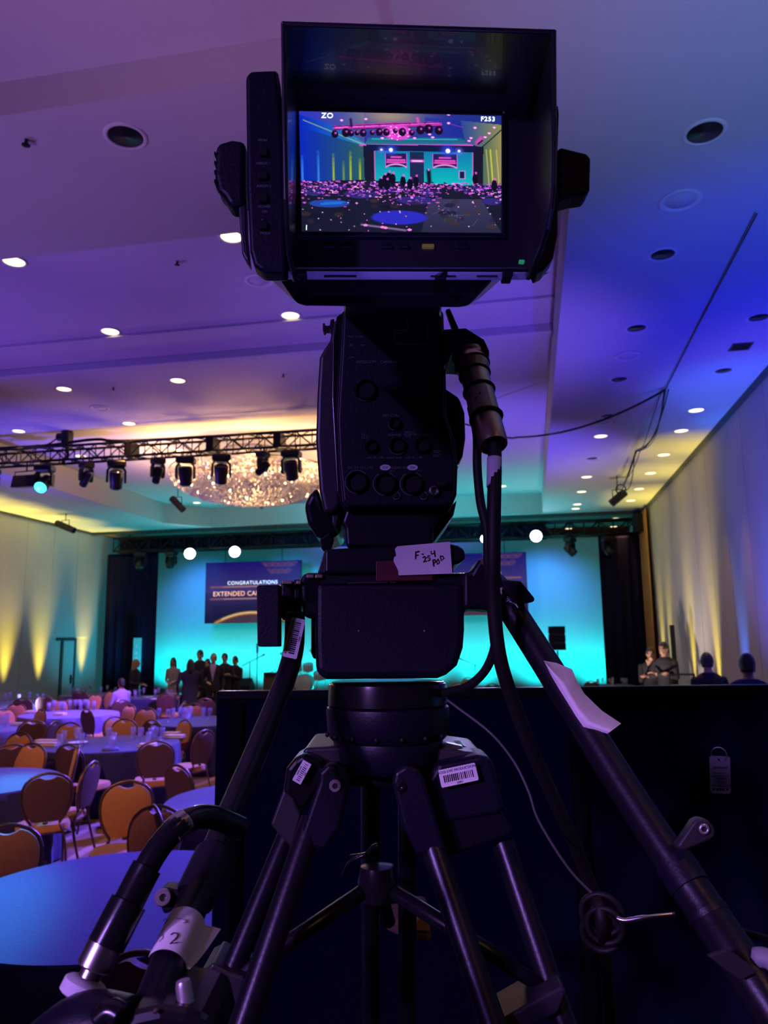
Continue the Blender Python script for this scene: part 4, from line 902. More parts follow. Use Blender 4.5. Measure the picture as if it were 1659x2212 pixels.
# ------------------------------------------------------------------ glasses, napkins, plates
mbg = MB(); mbg.lathe([(.034, 0), (.034, .003), (.008, .008), (.0055, .06), (.012, .075), (.032, .10), (.039, .14), (.037, .20), (.0355, .20), (.037, .14), (.030, .102), (.006, .080)], (0, 0, 0), (0, 0, 1), 18)
goblet = build('water_glass', mbg, 'glass', None, smooth=True)
mbg = MB(); mbg.lathe([(.030, 0), (.036, .17), (.0345, .17), (.029, .008), (.002, .006)], (0, 0, 0), (0, 0, 1), 18)
tumbler = build('tumbler', mbg, 'glass', None, smooth=True); first = {'g': True, 't': True}
def glass(kind, x, y, z, lb, grp):
    src = goblet if kind == 'g' else tumbler
    if first[kind]: o = src; first[kind] = False
    else: o = src.copy(); scene.collection.objects.link(o)
    o.location = (x, y, z); tag(o, lb, 'glass', grp); return o
def on_table(key, px_, py_, z=.7515, edge=.09):
    q = atZ(px_, py_, z); c_ = Vector((*tabs[key], z)); v_ = q - c_; R_ = TR_[key] - edge
    return c_ + v_ * (R_ / v_.length) if v_.length > R_ else q
def set_table(key, n, lb, grp, r=.55, r2=None):
    x, y = tabs[key]
    for k in range(n):
        a = 2 * math.pi * k / n + .3; kk = 'g' if k % 3 else 't'; rr_ = r + .08 * math.sin(k * 5)
        glass(kk, x + math.cos(a) * rr_, y + math.sin(a) * rr_, .7515, lb + (' (stemmed)' if False else ''), grp)
        if k % 2 == 0: glass('t', x + math.cos(a + .16) * (rr_ + .1), y + math.sin(a + .16) * (rr_ + .1), .7515, lb, grp)
for px_, py_ in ((128, 1616), (137, 1606), (165, 1606), (176, 1614), (170, 1598), (234, 1606), (245, 1612), (241, 1622), (287, 1598), (303, 1606), (325, 1601), (336, 1605), (331, 1595), (350, 1600), (320, 1611)):
    q = on_table('set', px_, py_); glass('t' if px_ % 3 else 'g', q.x, q.y, .7515, 'clear water glass on the round table with beige napkins', 'glasses on the set table')
for px_, py_ in ((342, 1556), (346, 1549), (363, 1559), (352, 1545), (395, 1549), (404, 1553), (401, 1545), (440, 1550), (453, 1556), (409, 1560)):
    q = on_table('right_set', px_, py_); glass('t' if px_ % 3 else 'g', q.x, q.y, .7515, 'clear water glass on the table beside the black drape', 'glasses on the table by the drape')
for k, (px_, py_) in enumerate([(75, 1534), (85, 1532), (92, 1536), (103, 1534), (122, 1531), (130, 1538), (138, 1535), (170, 1529), (174, 1534), (186, 1528), (205, 1530), (211, 1526), (217, 1531), (222, 1525), (228, 1529), (150, 1526)]):
    q = on_table('rect', px_, py_); glass('g' if k % 2 else 't', q.x, q.y, .7515, 'clear water glass in the crowd on the lavender round table', 'glasses on the lavender table')
for px_, py_ in ((3, 1566), (9, 1571), (15, 1563)):
    q = on_table('edge', px_, py_); glass('t', q.x, q.y, .7515, 'clear water glass on the table cut by the left edge', 'glasses on the edge table')
set_table('back_left', 6, 'clear glass on the far table under the leftmost yellow beam', 'glasses under the left beam', .5)
set_table('back_mid', 6, 'clear glass on the far table before the wall door', 'glasses by the wall door', .5)
set_table('guest', 6, 'clear glass on the table of the seated lavender guest', 'glasses at the guest table', .42)
set_table('right_far', 6, 'cyan-lit glass on the far table near the two standing men', 'glasses on the far right table', .35)
nap = None
for px_, py_, rz, lb, L in ((100, 1611, -.05, 'folded beige napkin nearest the left glasses of the set table', .36), (98, 1605, -.02, 'upper folded beige napkin on the left of the set table', .30), (376, 1594, .05, 'folded beige napkin on the right rim of the set table', .28), (370, 1588, .05, 'upper folded beige napkin on the right of the set table', .24), (318, 1613, .25, 'folded beige napkin behind the dark chair with orange seat', .22), (45, 1567, .1, 'folded lavender-lit napkin on the left edge table', .28), (129, 1545, 0, 'rolled napkin at the front of the lavender table', .22), (68, 1540, .2, 'rolled napkin at the left rim of the lavender table', .22), (372, 1501, 0, 'pale folded napkin in front of the standing group', .26)):
    q = atZ(px_, py_, .752); o = thing('napkin', lb, 'napkin', (q.x, q.y, .752), rz)
    build('fold', MB().box((0, 0, .012), (L, .16, .022)), 'napkin', o, bevel=.009, seg=3, off=Vector()); build('fold', MB().box((.01, .0, .034), (L * .92, .13, .02)), 'napkin', o, bevel=.008, seg=3, off=Vector())
q = atZ(237, 1621, .752); mb = MB(); rings = []
for k, (r_, z_) in enumerate(((.11, 0), (.10, .018), (.06, .035), (.02, .045))): rings.append([Vector((math.cos(a) * r_ * (1 + .2 * math.sin(3 * a + k)), math.sin(a) * r_ * .7 * (1 + .2 * math.sin(4 * a)), z_ + .008 * math.sin(5 * a))) for a in [2 * math.pi * j / 20 for j in range(20)]])
o = build('crumpled_napkin', mb.rings(rings), 'lcloth', None, smooth=True, off=Vector()); o.location = q; tag(o, 'crumpled napkin at the front rim of the set table', 'napkin')
for px_, py_, lb in ((336, 1511, 'white plate on the guest table nearest the brown chair back'), (322, 1507, 'white plate on the guest table beside the lavender sleeve'), (168, 1606, 'small pale dish between the left glasses of the set table')):
    q = atZ(px_, py_, .752); o = build('plate', MB().lathe([(.06, 0), (.12, .014), (.125, .018), (.115, .018), (.06, .006), (.001, .006)], (0, 0, 0), (0, 0, 1), 24), 'paper', None, smooth=True, off=Vector()); o.location = q; tag(o, lb, 'plate')
# ================================================================== CAMERA RISER
ztop = (P(463, 1495, 2.1).z + P(1659, 1476, 2.1).z) / 2
pl = P(462, 1800, 2.1); pr = P(1950, 1800, 2.1); pl.z = pr.z = 0
o = thing('guard_rail', 'guard rail hung with a plain black drape in front of the tripod', 'railing', (pl + pr) / 2)
mb = MB(); L = (pr - pl).length; ax = (pr - pl).normalized(); n = 60; rows = []
for z, k in ((.02, 1), (.8, .8), (1.5, .4), (ztop - .04, .1), (ztop - .02, 0)):
    rows.append([pl + ax * (L * i / n) + HF * (.006 * k * math.sin(i * .9) + .0) + Vector((0, 0, z)) for i in range(n + 1)] + [pl + ax * (L * (n - i) / n) + HF * (.012 + .006 * k * math.sin((n - i) * .9)) + Vector((0, 0, z)) for i in range(n + 1)])
build('drape', mb.rings(rows), 'drape', o, smooth='angle')
build('top_edge', MB().box((pl + pr) / 2 + Vector((0, 0, ztop - .012)) + HF * .004, (L, .03, .024), axes=(ax, HF, Vector((0, 0, 1)))), 'drapebar', o, bevel=.004)
c = (pl + pr) / 2
def RP(x, d, z): return R0 * x + HF * d + Vector((0, 0, z))
for a in (-.4, .5, 1.4): build('rail_post', MB().tube([RP(a, 2.085, .0), RP(a, 2.085, ztop - .03)], .02, 8), 'blackm', o)
o = thing('camera_riser', 'low black platform carrying the tripod behind the black drape', 'platform', RP(.3, .3, 0))
mb = MB(); mb.rings([[RP(a, b_, .72) for a, b_ in ((-.75, -1.6), (1.5, -1.6), (1.5, 2.05), (-.75, 2.05))], [RP(a, b_, .80) for a, b_ in ((-.75, -1.6), (1.5, -1.6), (1.5, 2.05), (-.75, 2.05))]]); build('deck', mb, 'blackm', o, bevel=.005)
for a, b_ in ((-.7, -1.5), (1.4, -1.5), (-.4, 2.0), (1.4, 2.0), (.4, .3)): build('leg', MB().tube([RP(a, b_, 0), RP(a, b_, .73)], .03, 10), 'blackm', o)
# tag hung on the drape
o = thing('hang_tag', 'small white printed card tag hanging from a ring on the black drape', 'tag', P(1555, 1640, 2.08))
tq = [(1533, 1636), (1537, 1633), (1573, 1634), (1577, 1637), (1579, 1710), (1575, 1715), (1540, 1714), (1535, 1709)]
build('card', MB().slab(tq, 2.082, 2.084), 'tag', o)
build('ring', MB().torus(P(1553, 1630, 2.088), (0, 0, 0) if False else (HF + R0 * .5), .0185, .0016, 24, 6), 'silver', o, smooth=True)
for y0, y1, x0, x1 in ((1656, 1661, 1540, 1572), (1669, 1671, 1543, 1567), (1676, 1677.6, 1536, 1577), (1680, 1684, 1548, 1568), (1688, 1690, 1546, 1569), (1692, 1694, 1549, 1566), (1697, 1698.6, 1537, 1578)):
    build('printed_line', MB().slab([(x0, y0), (x1, y0), (x1, y1), (x0, y1)], 2.0812, 2.0819), 'pencil', o)
for k, x in enumerate((1542, 1550, 1556, 1562, 1571)): build('care_symbol', MB().slab([(x - 2.5, 1703 + k % 2), (x + 2.5, 1703), (x + 2, 1708), (x - 2, 1708)], 2.0812, 2.0819), 'ink', o)
build('hole', MB().lathe([(.0001, 0), (.003, 0), (.003, .0006), (.0001, .0006)], P(1553, 1641, 2.0815), HF, 10), 'ink', o)

# ================================================================== BROADCAST CAMERA
base = P(860, 1180, 1.0)
BC = thing('broadcast_camera', 'black studio video camera on the tripod with its viewfinder showing the room', 'camera', base)
def S(name, pts, d0, d1, m_, bev=.003, shrink=1.0, parent=None, seg=3): return build(name, MB().slab(pts, d0, d1, shrink), m_, parent or BC, bevel=bev, seg=seg)
# --- viewfinder
vb = build('viewfinder_body', MB().loft2([(616, 118), (1186, 128), (1192, 540), (1172, 586), (1150, 590), (566, 586), (566, 560), (600, 540)], .640, [(650, 190), (1150, 200), (1160, 540), (1148, 588), (1130, 593), (590, 590), (590, 560), (620, 540)], .70), 'black', BC, bevel=.005, seg=3)
A = P(606, 43, .555); B = P(1203, 61, .555); back = HF * .10
hood = bpy.data.objects.new('viewfinder_hood', None)
mb = MB()
dz = Vector((0, 0, -.0045))
mb.rings([[A, B, B + back, A + back], [A + dz + R0 * .0, B + dz, B + dz + back, A + dz + back]])
def side(profile, inward):
    pts = [P(*q) for q in profile]; pts.append(pts[-1] + HF * .025); pts.append(pts[0] + back)
    mb.rings([pts, [p + R0 * inward for p in pts]])
side([(1203, 61, .555), (1204, 300, .555), (1203, 400, .556), (1198, 450, .562), (1190, 495, .573), (1177, 535, .589), (1158, 578, .615)], -.0045)
side([(606, 43, .555), (609, 300, .555), (611, 430, .557), (613, 490, .566), (617, 545, .585), (624, 582, .612)], .0045)
hood = build('viewfinder_hood', mb, 'hoodin', BC, bevel=.0018, seg=3)
S('bezel', [(622, 150), (1172, 158), (1170, 580), (626, 580)], .6365, .641, 'hoodin', .002)
for nm, q in (('bezel_strip', [(636, 230), (1094, 240), (1092, 249), (646, 240)]), ('bezel_strip', [(642, 500), (1083, 503), (1092, 512), (640, 510)]), ('bezel_strip', [(636, 230), (646, 240), (652, 500), (640, 510)]), ('bezel_strip', [(1083, 249), (1094, 240), (1093, 512), (1083, 503)])):
    S(nm, q, .632, .637, 'black', .001, parent=BC)
# the picture on the viewfinder
cv = Canvas(330, 198); C = cv
C.c[:] = (26, 30, 66)
C.polyg([(0, 0), (1, 0), (1, .35), (0, .35)], (52, 52, 170), (30, 46, 130), 0)
C.polyg([(0, 0), (.32, 0), (.32, .3), (0, .2)], (46, 50, 190), (70, 84, 150), 0)
C.ell(.45, .02, .2, .13, (168, 146, 120), .9, 1.4); C.polyg([(.62, .03), (.80, .05), (.80, .27), (.62, .2)], (44, 56, 160), (30, 44, 150), 0)
C.polyg([(0, .03), (.2, .13), (.34, .28), (.2, .26), (0, .15)], (10, 40, 190), (40, 150, 190), 0)
C.polyg([(0, .135), (.32, .285), (.325, .57), (0, .61)], (12, 40, 186), (42, 92, 92), 0)
C.polyg([(.34, .21), (.8, .2), (.86, .27), (.32, .285)], (20, 90, 140), (50, 120, 130), 1)
C.line(.02, .075, .32, .275, .006, (180, 190, 120), .7); C.line(.30, .28, .86, .262, .010, (240, 80, 220), .9); C.line(.36, .225, .78, .215, .006, (60, 190, 190), .8)
C.polyg([(.80, .05), (1, .08), (1, .13), (.90, .28), (.82, .24)], (40, 70, 150), (140, 140, 80), 0)
C.polyg([(.905, .28), (1, .12), (1, .62), (.91, .60)], (74, 104, 82), (150, 140, 90), 0)
C.line(.90, .285, 1.0, .125, .006, (30, 40, 60))
for x, w_, c_ in ((.955, .008, (230, 220, 60)), (.975, .006, (120, 130, 110)), (.985, .005, (220, 200, 90)), (.935, .006, (200, 190, 120))): C.line(x - .01, .3, x + .004, .6, w_, c_, .75)
C.poly([(.315, .28), (.375, .285), (.375, .58), (.32, .57)], (22, 24, 48)); C.poly([(.86, .27), (.912, .275), (.905, .6), (.86, .6)], (24, 24, 44))
C.polyg([(.37, .325), (.86, .325), (.86, .62), (.37, .60)], (20, 120, 170), (10, 190, 190), 1)
C.poly([(.33, .275), (.87, .265), (.87, .325), (.33, .325)], (18, 24, 70)); C.poly([(.545, .33), (.615, .33), (.615, .62), (.545, .6)], (30, 40, 80))
C.line(.555, .405, .61, .405, .014, (250, 90, 230)); C.line(.56, .405, .605, .405, .006, (255, 220, 255))
for x0, x1 in ((.425, .53), (.66, .78)):
    C.poly([(x0, .345), (x1, .345), (x1, .46), (x0, .46)], (44, 24, 80)); m_ = (x0 + x1) / 2
    for y, k in ((.375, .5), (.40, .9), (.418, .95)): C.line(m_ - (x1 - x0) * .45 * k, y, m_ + (x1 - x0) * .45 * k, y, .009, (250, 80, 200))
    t_ = (C.X - m_) / ((x1 - x0) * .5); C.put(np.clip(1 - np.abs(C.Y - (.435 + .025 * t_ ** 2)) / .012, 0, 1) * (np.abs(t_) < 1), (255, 180, 240))
    C.line(x0, .345, x0, .46, .005, (220, 90, 230), .8); C.line(x1, .345, x1, .46, .005, (220, 90, 230), .8)
for x in (.37, .858): C.line(x, .33, x, .6, .006, (245, 90, 190), .8)
for x, r, c_ in ((.405, .020, (110, 120, 255)), (.452, .034, (60, 90, 255)), (.735, .040, (50, 80, 255)), (.79, .022, (110, 120, 255))):
    C.ell(x, .315, r, r * 1.5, c_, .95, 1.6); C.ell(x, .315, r * .3, r * .5, (255, 250, 255))
for x, c_, h in ((.01, (70, 150, 230), .2), (.09, (60, 150, 240), .24), (.165, (190, 210, 40), .22), (.215, (130, 160, 70), .16), (.25, (210, 220, 20), .24), (.297, (210, 210, 40), .18)): 
    for k in range(5): C.line(x, .58 - h * (1 - k / 6), x, .58, .012 - .0015 * k, c_, .28)
R_ = random.Random(11)
C.poly([(0, .59), (.33, .57), (.87, .61), (1, .60), (1, 1), (0, 1)], (24, 26, 48)); C.polyg([(.64, .72), (.90, .72), (1, 1), (.6, 1)], (58, 56, 92), (40, 40, 68), 1)
for k in range(9):
    a = R_.uniform(.70, .86); C.line(a, R_.uniform(.74, .95), a + R_.uniform(-.08, .08), R_.uniform(.74, .98), .004, (80, 78, 120), .7)
for x, y, rx, ry in ((.06, .675, .06, .03), (.30, .69, .085, .035), (.16, .63, .07, .02), (.45, .65, .06, .02), (.57, .735, .09, .035), (.63, .67, .06, .022), (.86, .64, .07, .022), (.95, .74, .05, .03)):
    C.ell(x, y, rx, ry, (48, 42, 120)); 
for k in range(900):
    x = R_.random(); y = .585 + abs(R_.gauss(0, .075)); 
    if .40 < x < .47 and y < .62: continue
    if y < .80 and not (.70 < x < .84 and y > .68): C.ell(x, y, R_.uniform(.003, .010), R_.uniform(.003, .008), R_.choice([(240, 80, 220), (220, 90, 240), (250, 160, 250), (150, 70, 200), (60, 50, 140), (40, 20, 40), (30, 26, 60)]), .85)
for x, y in ((.42, .57), (.44, .55), (.46, .56), (.43, .61), (.40, .60), (.545, .60), (.575, .58), (.87, .55), (.965, .60), (.51, .58)): C.ell(x, y, .014, .045, (14, 12, 34)); C.ell(x + .004, y - .05, .006, .012, (250, 90, 220), .8)
C.line(.638, .49, .642, .58, .02, (20, 16, 40)); C.line(.638, .475, .639, .48, .01, (250, 120, 220)); C.poly([(.795, .49), (.815, .49), (.815, .545), (.795, .545)], (30, 26, 60)); 
for a in ((.79, .485, .82, .485), (.79, .55, .82, .55), (.79, .485, .79, .55), (.82, .485, .82, .55)): C.line(*a, .004, (250, 100, 230), .8)
C.ell(.49, .88, .14, .058, (44, 44, 190)); C.ell(.14, .77, .10, .032, (40, 70, 170)); C.line(.10, .775, .2, .765, .010, (30, 130, 220), .8); C.line(.12, .76, .22, .755, .006, (20, 120, 230), .8)
for k in range(46): C.ell(R_.random(), R_.uniform(.72, .99), .004, .005, R_.choice([(250, 190, 240), (240, 110, 220), (220, 150, 160)]), .8)
for k in range(46):
    a = R_.random(); b_ = R_.uniform(.74, .97)
    if abs(a - .49) < .17 and abs(b_ - .88) < .075 or abs(a - .14) < .12 and abs(b_ - .77) < .05: continue
    C.ell(a, b_, R_.uniform(.015, .03), .018, R_.choice([(16, 16, 36), (54, 40, 46), (30, 30, 52), (70, 52, 40)]), .5)
C.line(.30, .94, .52, .985, .010, (150, 120, 170), .8); 
for x, y in ((.32, .945), (.405, .96), (.42, .965), (.54, .98)): C.ell(x, y, .012, .009, (250, 130, 230))
C.poly([(.165, .12), (.48, .075), (.70, .065), (.71, .10), (.48, .115), (.17, .155)], (190, 50, 170))
for k in range(7): x = .18 + k * .075; C.line(x, .135 - k * .009, x + .06, .125 - k * .009, .008, (235, 110, 235), .9)
C.line(.165, .125, .70, .068, .004, (60, 14, 70)); C.line(.17, .153, .71, .10, .004, (60, 14, 70))
C.ell(.485, .165, .075, .065, (226, 70, 210)); 
for k in range(70): C.ell(.485 + R_.gauss(0, .03), .165 + R_.gauss(0, .025), .004, .006, R_.choice([(255, 150, 240), (250, 110, 220), (200, 40, 180), (255, 200, 250)]), .9)
for x, y, s_ in ((.175, .19, 1), (.23, .175, 1.2), (.255, .18, .9), (.285, .175, .7), (.315, .175, 1), (.36, .17, .7), (.395, .165, 1), (.43, .165, 1), (.475, .15, .7), (.51, .16, 1.1), (.555, .165, .8), (.60, .14, 1.2), (.64, .13, 1.3), (.69, .14, 1.2)):
    C.ell(x, y, .017 * s_, .032 * s_, (22, 12, 40)); C.ell(x + .004, y - .01, .006, .010, (230, 80, 220), .8)
C.line(.255, .06, .258, .12, .012, (50, 20, 70)); C.line(.585, .04, .59, .07, .014, (220, 80, 190))
for x, y in ((.21, .07), (.33, .055), (.74, .075), (.87, .11), (.965, .105), (.94, .155), (.92, .19), (.85, .20), (.84, .225), (.74, .0), (.41, .215), (.57, .21), (.645, .175), (.66, .2)): C.ell(x, y, .009, .010, (245, 130, 235)); C.ell(x, y, .004, .005, (255, 225, 255))
C.line(.88, .24, .90, .2, .02, (220, 70, 190), .9); C.line(.885, .25, .905, .22, .008, (40, 10, 50)); C.line(.745, .08, .81, .11, .004, (150, 60, 170), .8)
scr = [P(646, 240, .6315), P(1083, 250, .6315), P(1083, 503, .6315), P(652, 500, .6315)]
sc = picture('viewfinder_screen', cv, *scr, MT['lcd'], BC)
sx_ = (scr[1] - scr[0]).normalized(); su = (scr[0] - scr[3]).normalized()
for body, px_, py_, sz in (('ZO', 707, 250, .0072), ('F253', 1054, 257.5, .0063), ('1', 662, 492, .0066)):
    t_ = text('lettering', body, P(px_, py_, .6305), sx_, su, sz, 'textw', sc, sp=1.1); t_.data.offset = .00007
S('tally_window', [(910, 186), (936, 187), (936, 197), (910, 196)], .634, .637, 'yellow', .0005)
for x, mm in ((710, 'print'), (750, 'print'), (835, 'hoodin'), (870, 'print'), (925, 'yellow'), (1000, 'print')):
    S('button', [(x - 13, 526), (x + 13, 526), (x + 13, 534), (x - 13, 534)], .633, .637, 'yellow' if mm == 'yellow' else 'black', .0008)
S('indicator', [(1122, 560), (1134, 561), (1133, 567), (1121, 566)], .618, .622, 'green', .0006)
S('screw', [(1086, 238), (1091, 239), (1091, 244), (1086, 243)], .6295, .632, 'silver', .0005)
# button panel left of the hood
bp_ = S('button_panel', [(530, 164), (540, 151), (600, 149), (612, 300), (618, 586), (566, 586), (548, 572), (539, 540), (533, 400)], .612, .633, 'black', .005)
for txt, y in (('MENU', 303), ('ASSIGN 1', 353), ('ASSIGN 2', 402), ('POWER', 447), ('ON', 457), ('MODE', 504)):
    text('lettering', txt, P(567 + (y - 300) * .03, y, .6112), R0, UP, .0031, 'print', bp_, .0001)
for y in (325, 376, 425, 485): build('button', MB().slab([(558, y - 9), (578, y - 9), (578, y + 9), (558, y + 9)], .6085, .613), 'rubber', bp_, bevel=.001)
build('power_led', MB().slab([(564.5, 473), (567.5, 473), (567.5, 476), (564.5, 476)], .6105, .613), 'print', bp_)
# yoke arms and knobs at the sides
S('yoke_arm', [(512, 415), (531, 412), (533, 500), (540, 575), (530, 560), (522, 545)], .626, .637, 'bodymetal', .002)
kn = S('tilt_knob', [(465, 316), (474, 307), (500, 299), (529, 303), (529, 438), (508, 444), (497, 446), (482, 422), (470, 412), (463, 380)], .622, .645, 'black', .006)
for y in (330, 350, 370, 390): build('grip_rib', MB().slab([(462, y - 4), (466, y - 4), (466, y + 4), (462, y + 4)], .624, .642), 'rubber', kn, bevel=.001)
S('tilt_knob', [(1205, 319), (1214, 317), (1268, 330), (1277, 340), (1275, 408), (1268, 419), (1238, 423), (1206, 432)], .622, .645, 'black', .006)
S('side_bracket', [(1198, 228), (1206, 226), (1208, 245), (1205, 330), (1206, 475), (1206, 500), (1196, 556), (1176, 582), (1160, 590), (1150, 560), (1190, 480)], .618, .64, 'black', .004)
# base plate under the viewfinder and its wedge mount
mb = MB(); mb.rings([[P(x, y, d) for x, y, d in q] for q in ([(550, 585, .6405), (1190, 588, .6405), (1152, 605, .647), (610, 604, .647)], [(560, 585, .66), (1180, 588, .66), (1140, 602, .664), (622, 601, .664)])])
build('base_plate', mb, 'violetplate', BC, bevel=.0006)
for x0_, x1_ in ((700, 770), (930, 985), (1030, 1075)): build('base_slot', MB().loft2([(x0_, 595), (x1_, 595), (x1_, 599), (x0_, 599)], .6425, [(x0_, 595), (x1_, 595), (x1_, 599), (x0_, 599)], .646), 'bodymetal', BC)
S('catch', [(1086, 582), (1110, 582), (1108, 596), (1088, 596)], .636, .652, 'black', .001); S('catch', [(629, 585), (662, 585), (662, 594), (629, 593)], .638, .65, 'bodymetal', .001); S('shoe', [(958, 586), (968, 586), (962, 602), (940, 602)], .637, .65, 'green' if False else 'black', .001)
mb = MB(); mb.loft2([(606, 603), (1064, 604), (1012, 661), (990, 664), (660, 661), (640, 655)], .662, [(575, 596), (1090, 598), (1030, 650), (1000, 652), (655, 651), (630, 646)], .72)
build('wedge_mount', mb, 'blackg', BC, bevel=.003)
build('mount_foot', MB().loft2([(742, 610), (954, 610), (954, 655), (742, 655)], .71, [(744, 640), (953, 640), (953, 686), (744, 686)], .895), 'black', BC, bevel=.002)
# --- camera body
S('body_shell', [(738, 668), (958, 668), (962, 760), (966, 900), (984, 950), (989, 1010), (987, 1068), (973, 1102), (748, 1103), (735, 1085), (728, 1000), (724, 900)], .905, 1.22, 'black', .005)
bd = S('rear_panel', [(742, 672), (955, 672), (958, 760), (960, 898), (978, 952), (983, 1010), (981, 1064), (968, 1094), (752, 1095), (741, 1080), (733, 1000), (729, 905), (738, 760)], .897, .906, 'black', .003)
S('side_door', [(738, 682), (722, 690), (712, 735), (700, 752), (690, 770), (685, 850), (682, 950), (690, 1060), (700, 1108), (722, 1108), (736, 1090), (728, 980), (726, 880)], .935, 1.16, 'bodymetal', .006)
S('side_rail', [(738, 676), (727, 684), (719, 735), (717, 860), (722, 950), (728, 1060), (737, 1092), (742, 1092), (742, 676)], .915, .95, 'blackg', .003)
S('shoulder_handle', [(684, 1050), (668, 1068), (656, 1090), (664, 1130), (682, 1158), (694, 1163), (716, 1164), (735, 1150), (738, 1100), (700, 1100)], .985, 1.10, 'blackg', .008)
S('side_grip', [(958, 835), (992, 858), (1004, 890), (1006, 945), (1000, 985), (988, 1005), (984, 955), (966, 902)], .925, 1.12, 'bodymetal', .006)
S('filter_screw', [(697, 698), (701, 697), (703, 703), (712, 703), (714, 690), (722, 688), (722, 718), (714, 716), (712, 711), (703, 711), (701, 716), (697, 714)], .95, .965, 'black', .001)
# frame print, connectors and lettering on the rear panel
def loop(pts, d, wpx, name, m_='print', parent=bd):
    mb = MB(); q = [P(x, y, d) for x, y in pts]; mb.tube(q + [q[0]], .00028, 5); return build(name, mb, m_, parent)
loop([(879, 684), (880, 680), (918, 680), (920, 683), (926, 742), (924, 744), (855, 744), (852, 741), (851, 716), (854, 714), (880, 713), (882, 711)], .8968, 1, 'printed_outline')
for x, y, s_ in ((861, 688, 2), (874, 717, 1.6), (770, 727, 1.8), (771, 764, 1.6)): build('panel_led', MB().ball(P(x, y, .8965), .0008 * s_ / 1.6, 8, 6), 'print', bd)
for body, x, y, sz in (('INTERCOM', 791, 782, .0048), ('CAMERA/MIC', 846, 782, .0046), ('RET CTRL', 845, 898, .0046), ('DC', 787, 939, .0042), ('OUT', 788, 946, .0042), ('TRACKER', 852, 940, .0038), ('REMOTE', 885, 934, .0032), ('INTERCOM', 886, 939, .0032), ('CH 2', 881, 943, .0032), ('TEST', 944, 976, .0044), ('OUT', 944, 984, .0044), ('DC IN 10.5-17V', 779, 1010.5, .0046), ('AUDIO IN', 860, 1010.5, .0046), ('LINE  MIC  +48V', 811, 989, .003), ('FRONT  REAR', 851, 989, .003), ('LINE  MIC  +48V', 894, 989, .003), ('CH 1', 847, 1018, .003), ('CH 2', 905, 1017, .003), ('TALLY', 758, 727, .003), ('CALL', 780, 727, .003), ('GAIN', 760, 772, .003), ('STATUS', 861, 720, .003), ('MENU', 859, 741, .003), ('ON', 758, 746, .003), ('OFF', 783, 746, .003)):
    text('lettering', body, P(x, y, .8962), R0, UP, sz, 'print', bd, .0001)
def ring_conn(x, y, rpx, hole=True, m_='print', a0=0, a1=2 * math.pi):
    c = P(x, y, .8955); r = rpx * .8955 / F_PX
    build('connector_rim', MB().torus(c, HF, r, .0005, 40, 5, a0, a1, xa=R0), m_, bd, smooth=True)
    build('connector_socket', MB().lathe([(r * .95, .0008), (r * .93, -.004), (r * .8, -.0055), (r * .78, .0), (.0005, .0)], c, HF, 28), 'rubber', bd, smooth='angle')
ring_conn(771, 1041, 26, a0=.5, a1=5.6); ring_conn(832, 1045, 26, a0=-1.2, a1=4.2); ring_conn(890, 1045, 26, a0=-1.2, a1=4.2)
ring_conn(790, 843, 26, m_='rubber'); ring_conn(853, 915, 14, m_='rubber'); ring_conn(859, 963, 19, m_='rubber'); ring_conn(803, 965, 15, m_='rubber'); ring_conn(913, 962, 19, m_='rubber')
for x, y, r, a0, a1 in ((790, 843, 26, 1.9, 3.0 - .6), (790, 843, 25, -2.3, -.9), (859, 963, 20, -2.9, -.8), (853, 915, 15, 2.9, 4.6)): build('connector_glint', MB().torus(P(x, y, .894), -HF, r * .894 / F_PX, .0004, 24, 4, a0, a1, xa=R0), 'print', bd)  # pale arcs modelled as painted glints on the sockets
for x in (856, 915): build('lock_button', MB().torus(P(x, 1071, .8945), HF, 8 * .8945 / F_PX, .0006, 18, 4, -1.5, 2.6, xa=R0), 'print', bd); build('lock_core', MB().lathe([(.0036, 0), (.0034, -.003), (.0002, -.0034)], P(x, 1071, .896), HF, 14), 'rubber', bd)
for x in (832, 891): build('round_sticker', MB().lathe([(.0002, -.0006), (.0064, -.0006), (.0064, .0)], P(x, 1010, .8962), HF, 20, 1.0, .56, R0), 'sticker', bd); text('lettering', 'CH', P(x, 1010, .8952), R0, UP, .004, 'pencil', bd, .0001)
build('test_jack', MB().lathe([(.0062, .0), (.0062, -.006), (.0045, -.0065), (.0042, -.001), (.001, -.001), (.001, -.006), (.0002, -.006)], P(936, 1062, .897), (HF + R0 * -.15), 20), 'silver', bd, smooth='angle'); build('jack_cover', MB().slab([(938, 1036), (966, 1034), (970, 1050), (948, 1052)], .885, .9), 'rubber', bd, bevel=.002)
# --- connector hood and cable plug
S('plug_guard', [(958, 711), (1006, 708), (1046, 733), (1057, 757), (1057, 766), (1052, 815), (1046, 822), (1046, 762), (975, 757), (960, 790)], .885, .97, 'black', .003)
S('strap', [(962, 668), (972, 665), (992, 710), (978, 712)], .93, .94, 'rubber', .002)
plug = [P(1012, 760, .905), P(1037, 850, .875), P(1066, 962, .835)]; D = (plug[2] - plug[0]); LL = D.length; D.normalize()
pg = build('cable_plug', MB().lathe([(.012, -.012), (.0196, 0), (.0205, .004), (.0205, .012), (.0195, .014), (.0195, .018), (.0205, .02), (.0205, .03), (.0185, .034), (.0172, .05), (.0172, LL * .72), (.0165, LL * .74), (.0168, LL * .78), (.0168, LL * .97), (.016, LL), (.0145, LL), (.013, LL - .006), (.0003, LL - .008)], plug[0], D, 32), 'brass', BC, smooth='angle')
for h, r, w_ in ((.006, .0212, .0016), (.0255, .0212, .0016), (.042, .0186, .0018), (LL * .45, .0184, .002), (LL * .73, .0182, .0026)): build('ring', MB().torus(plug[0] + D * h, D, r - .0006, w_, 30, 6), 'rubber', pg, smooth=True)
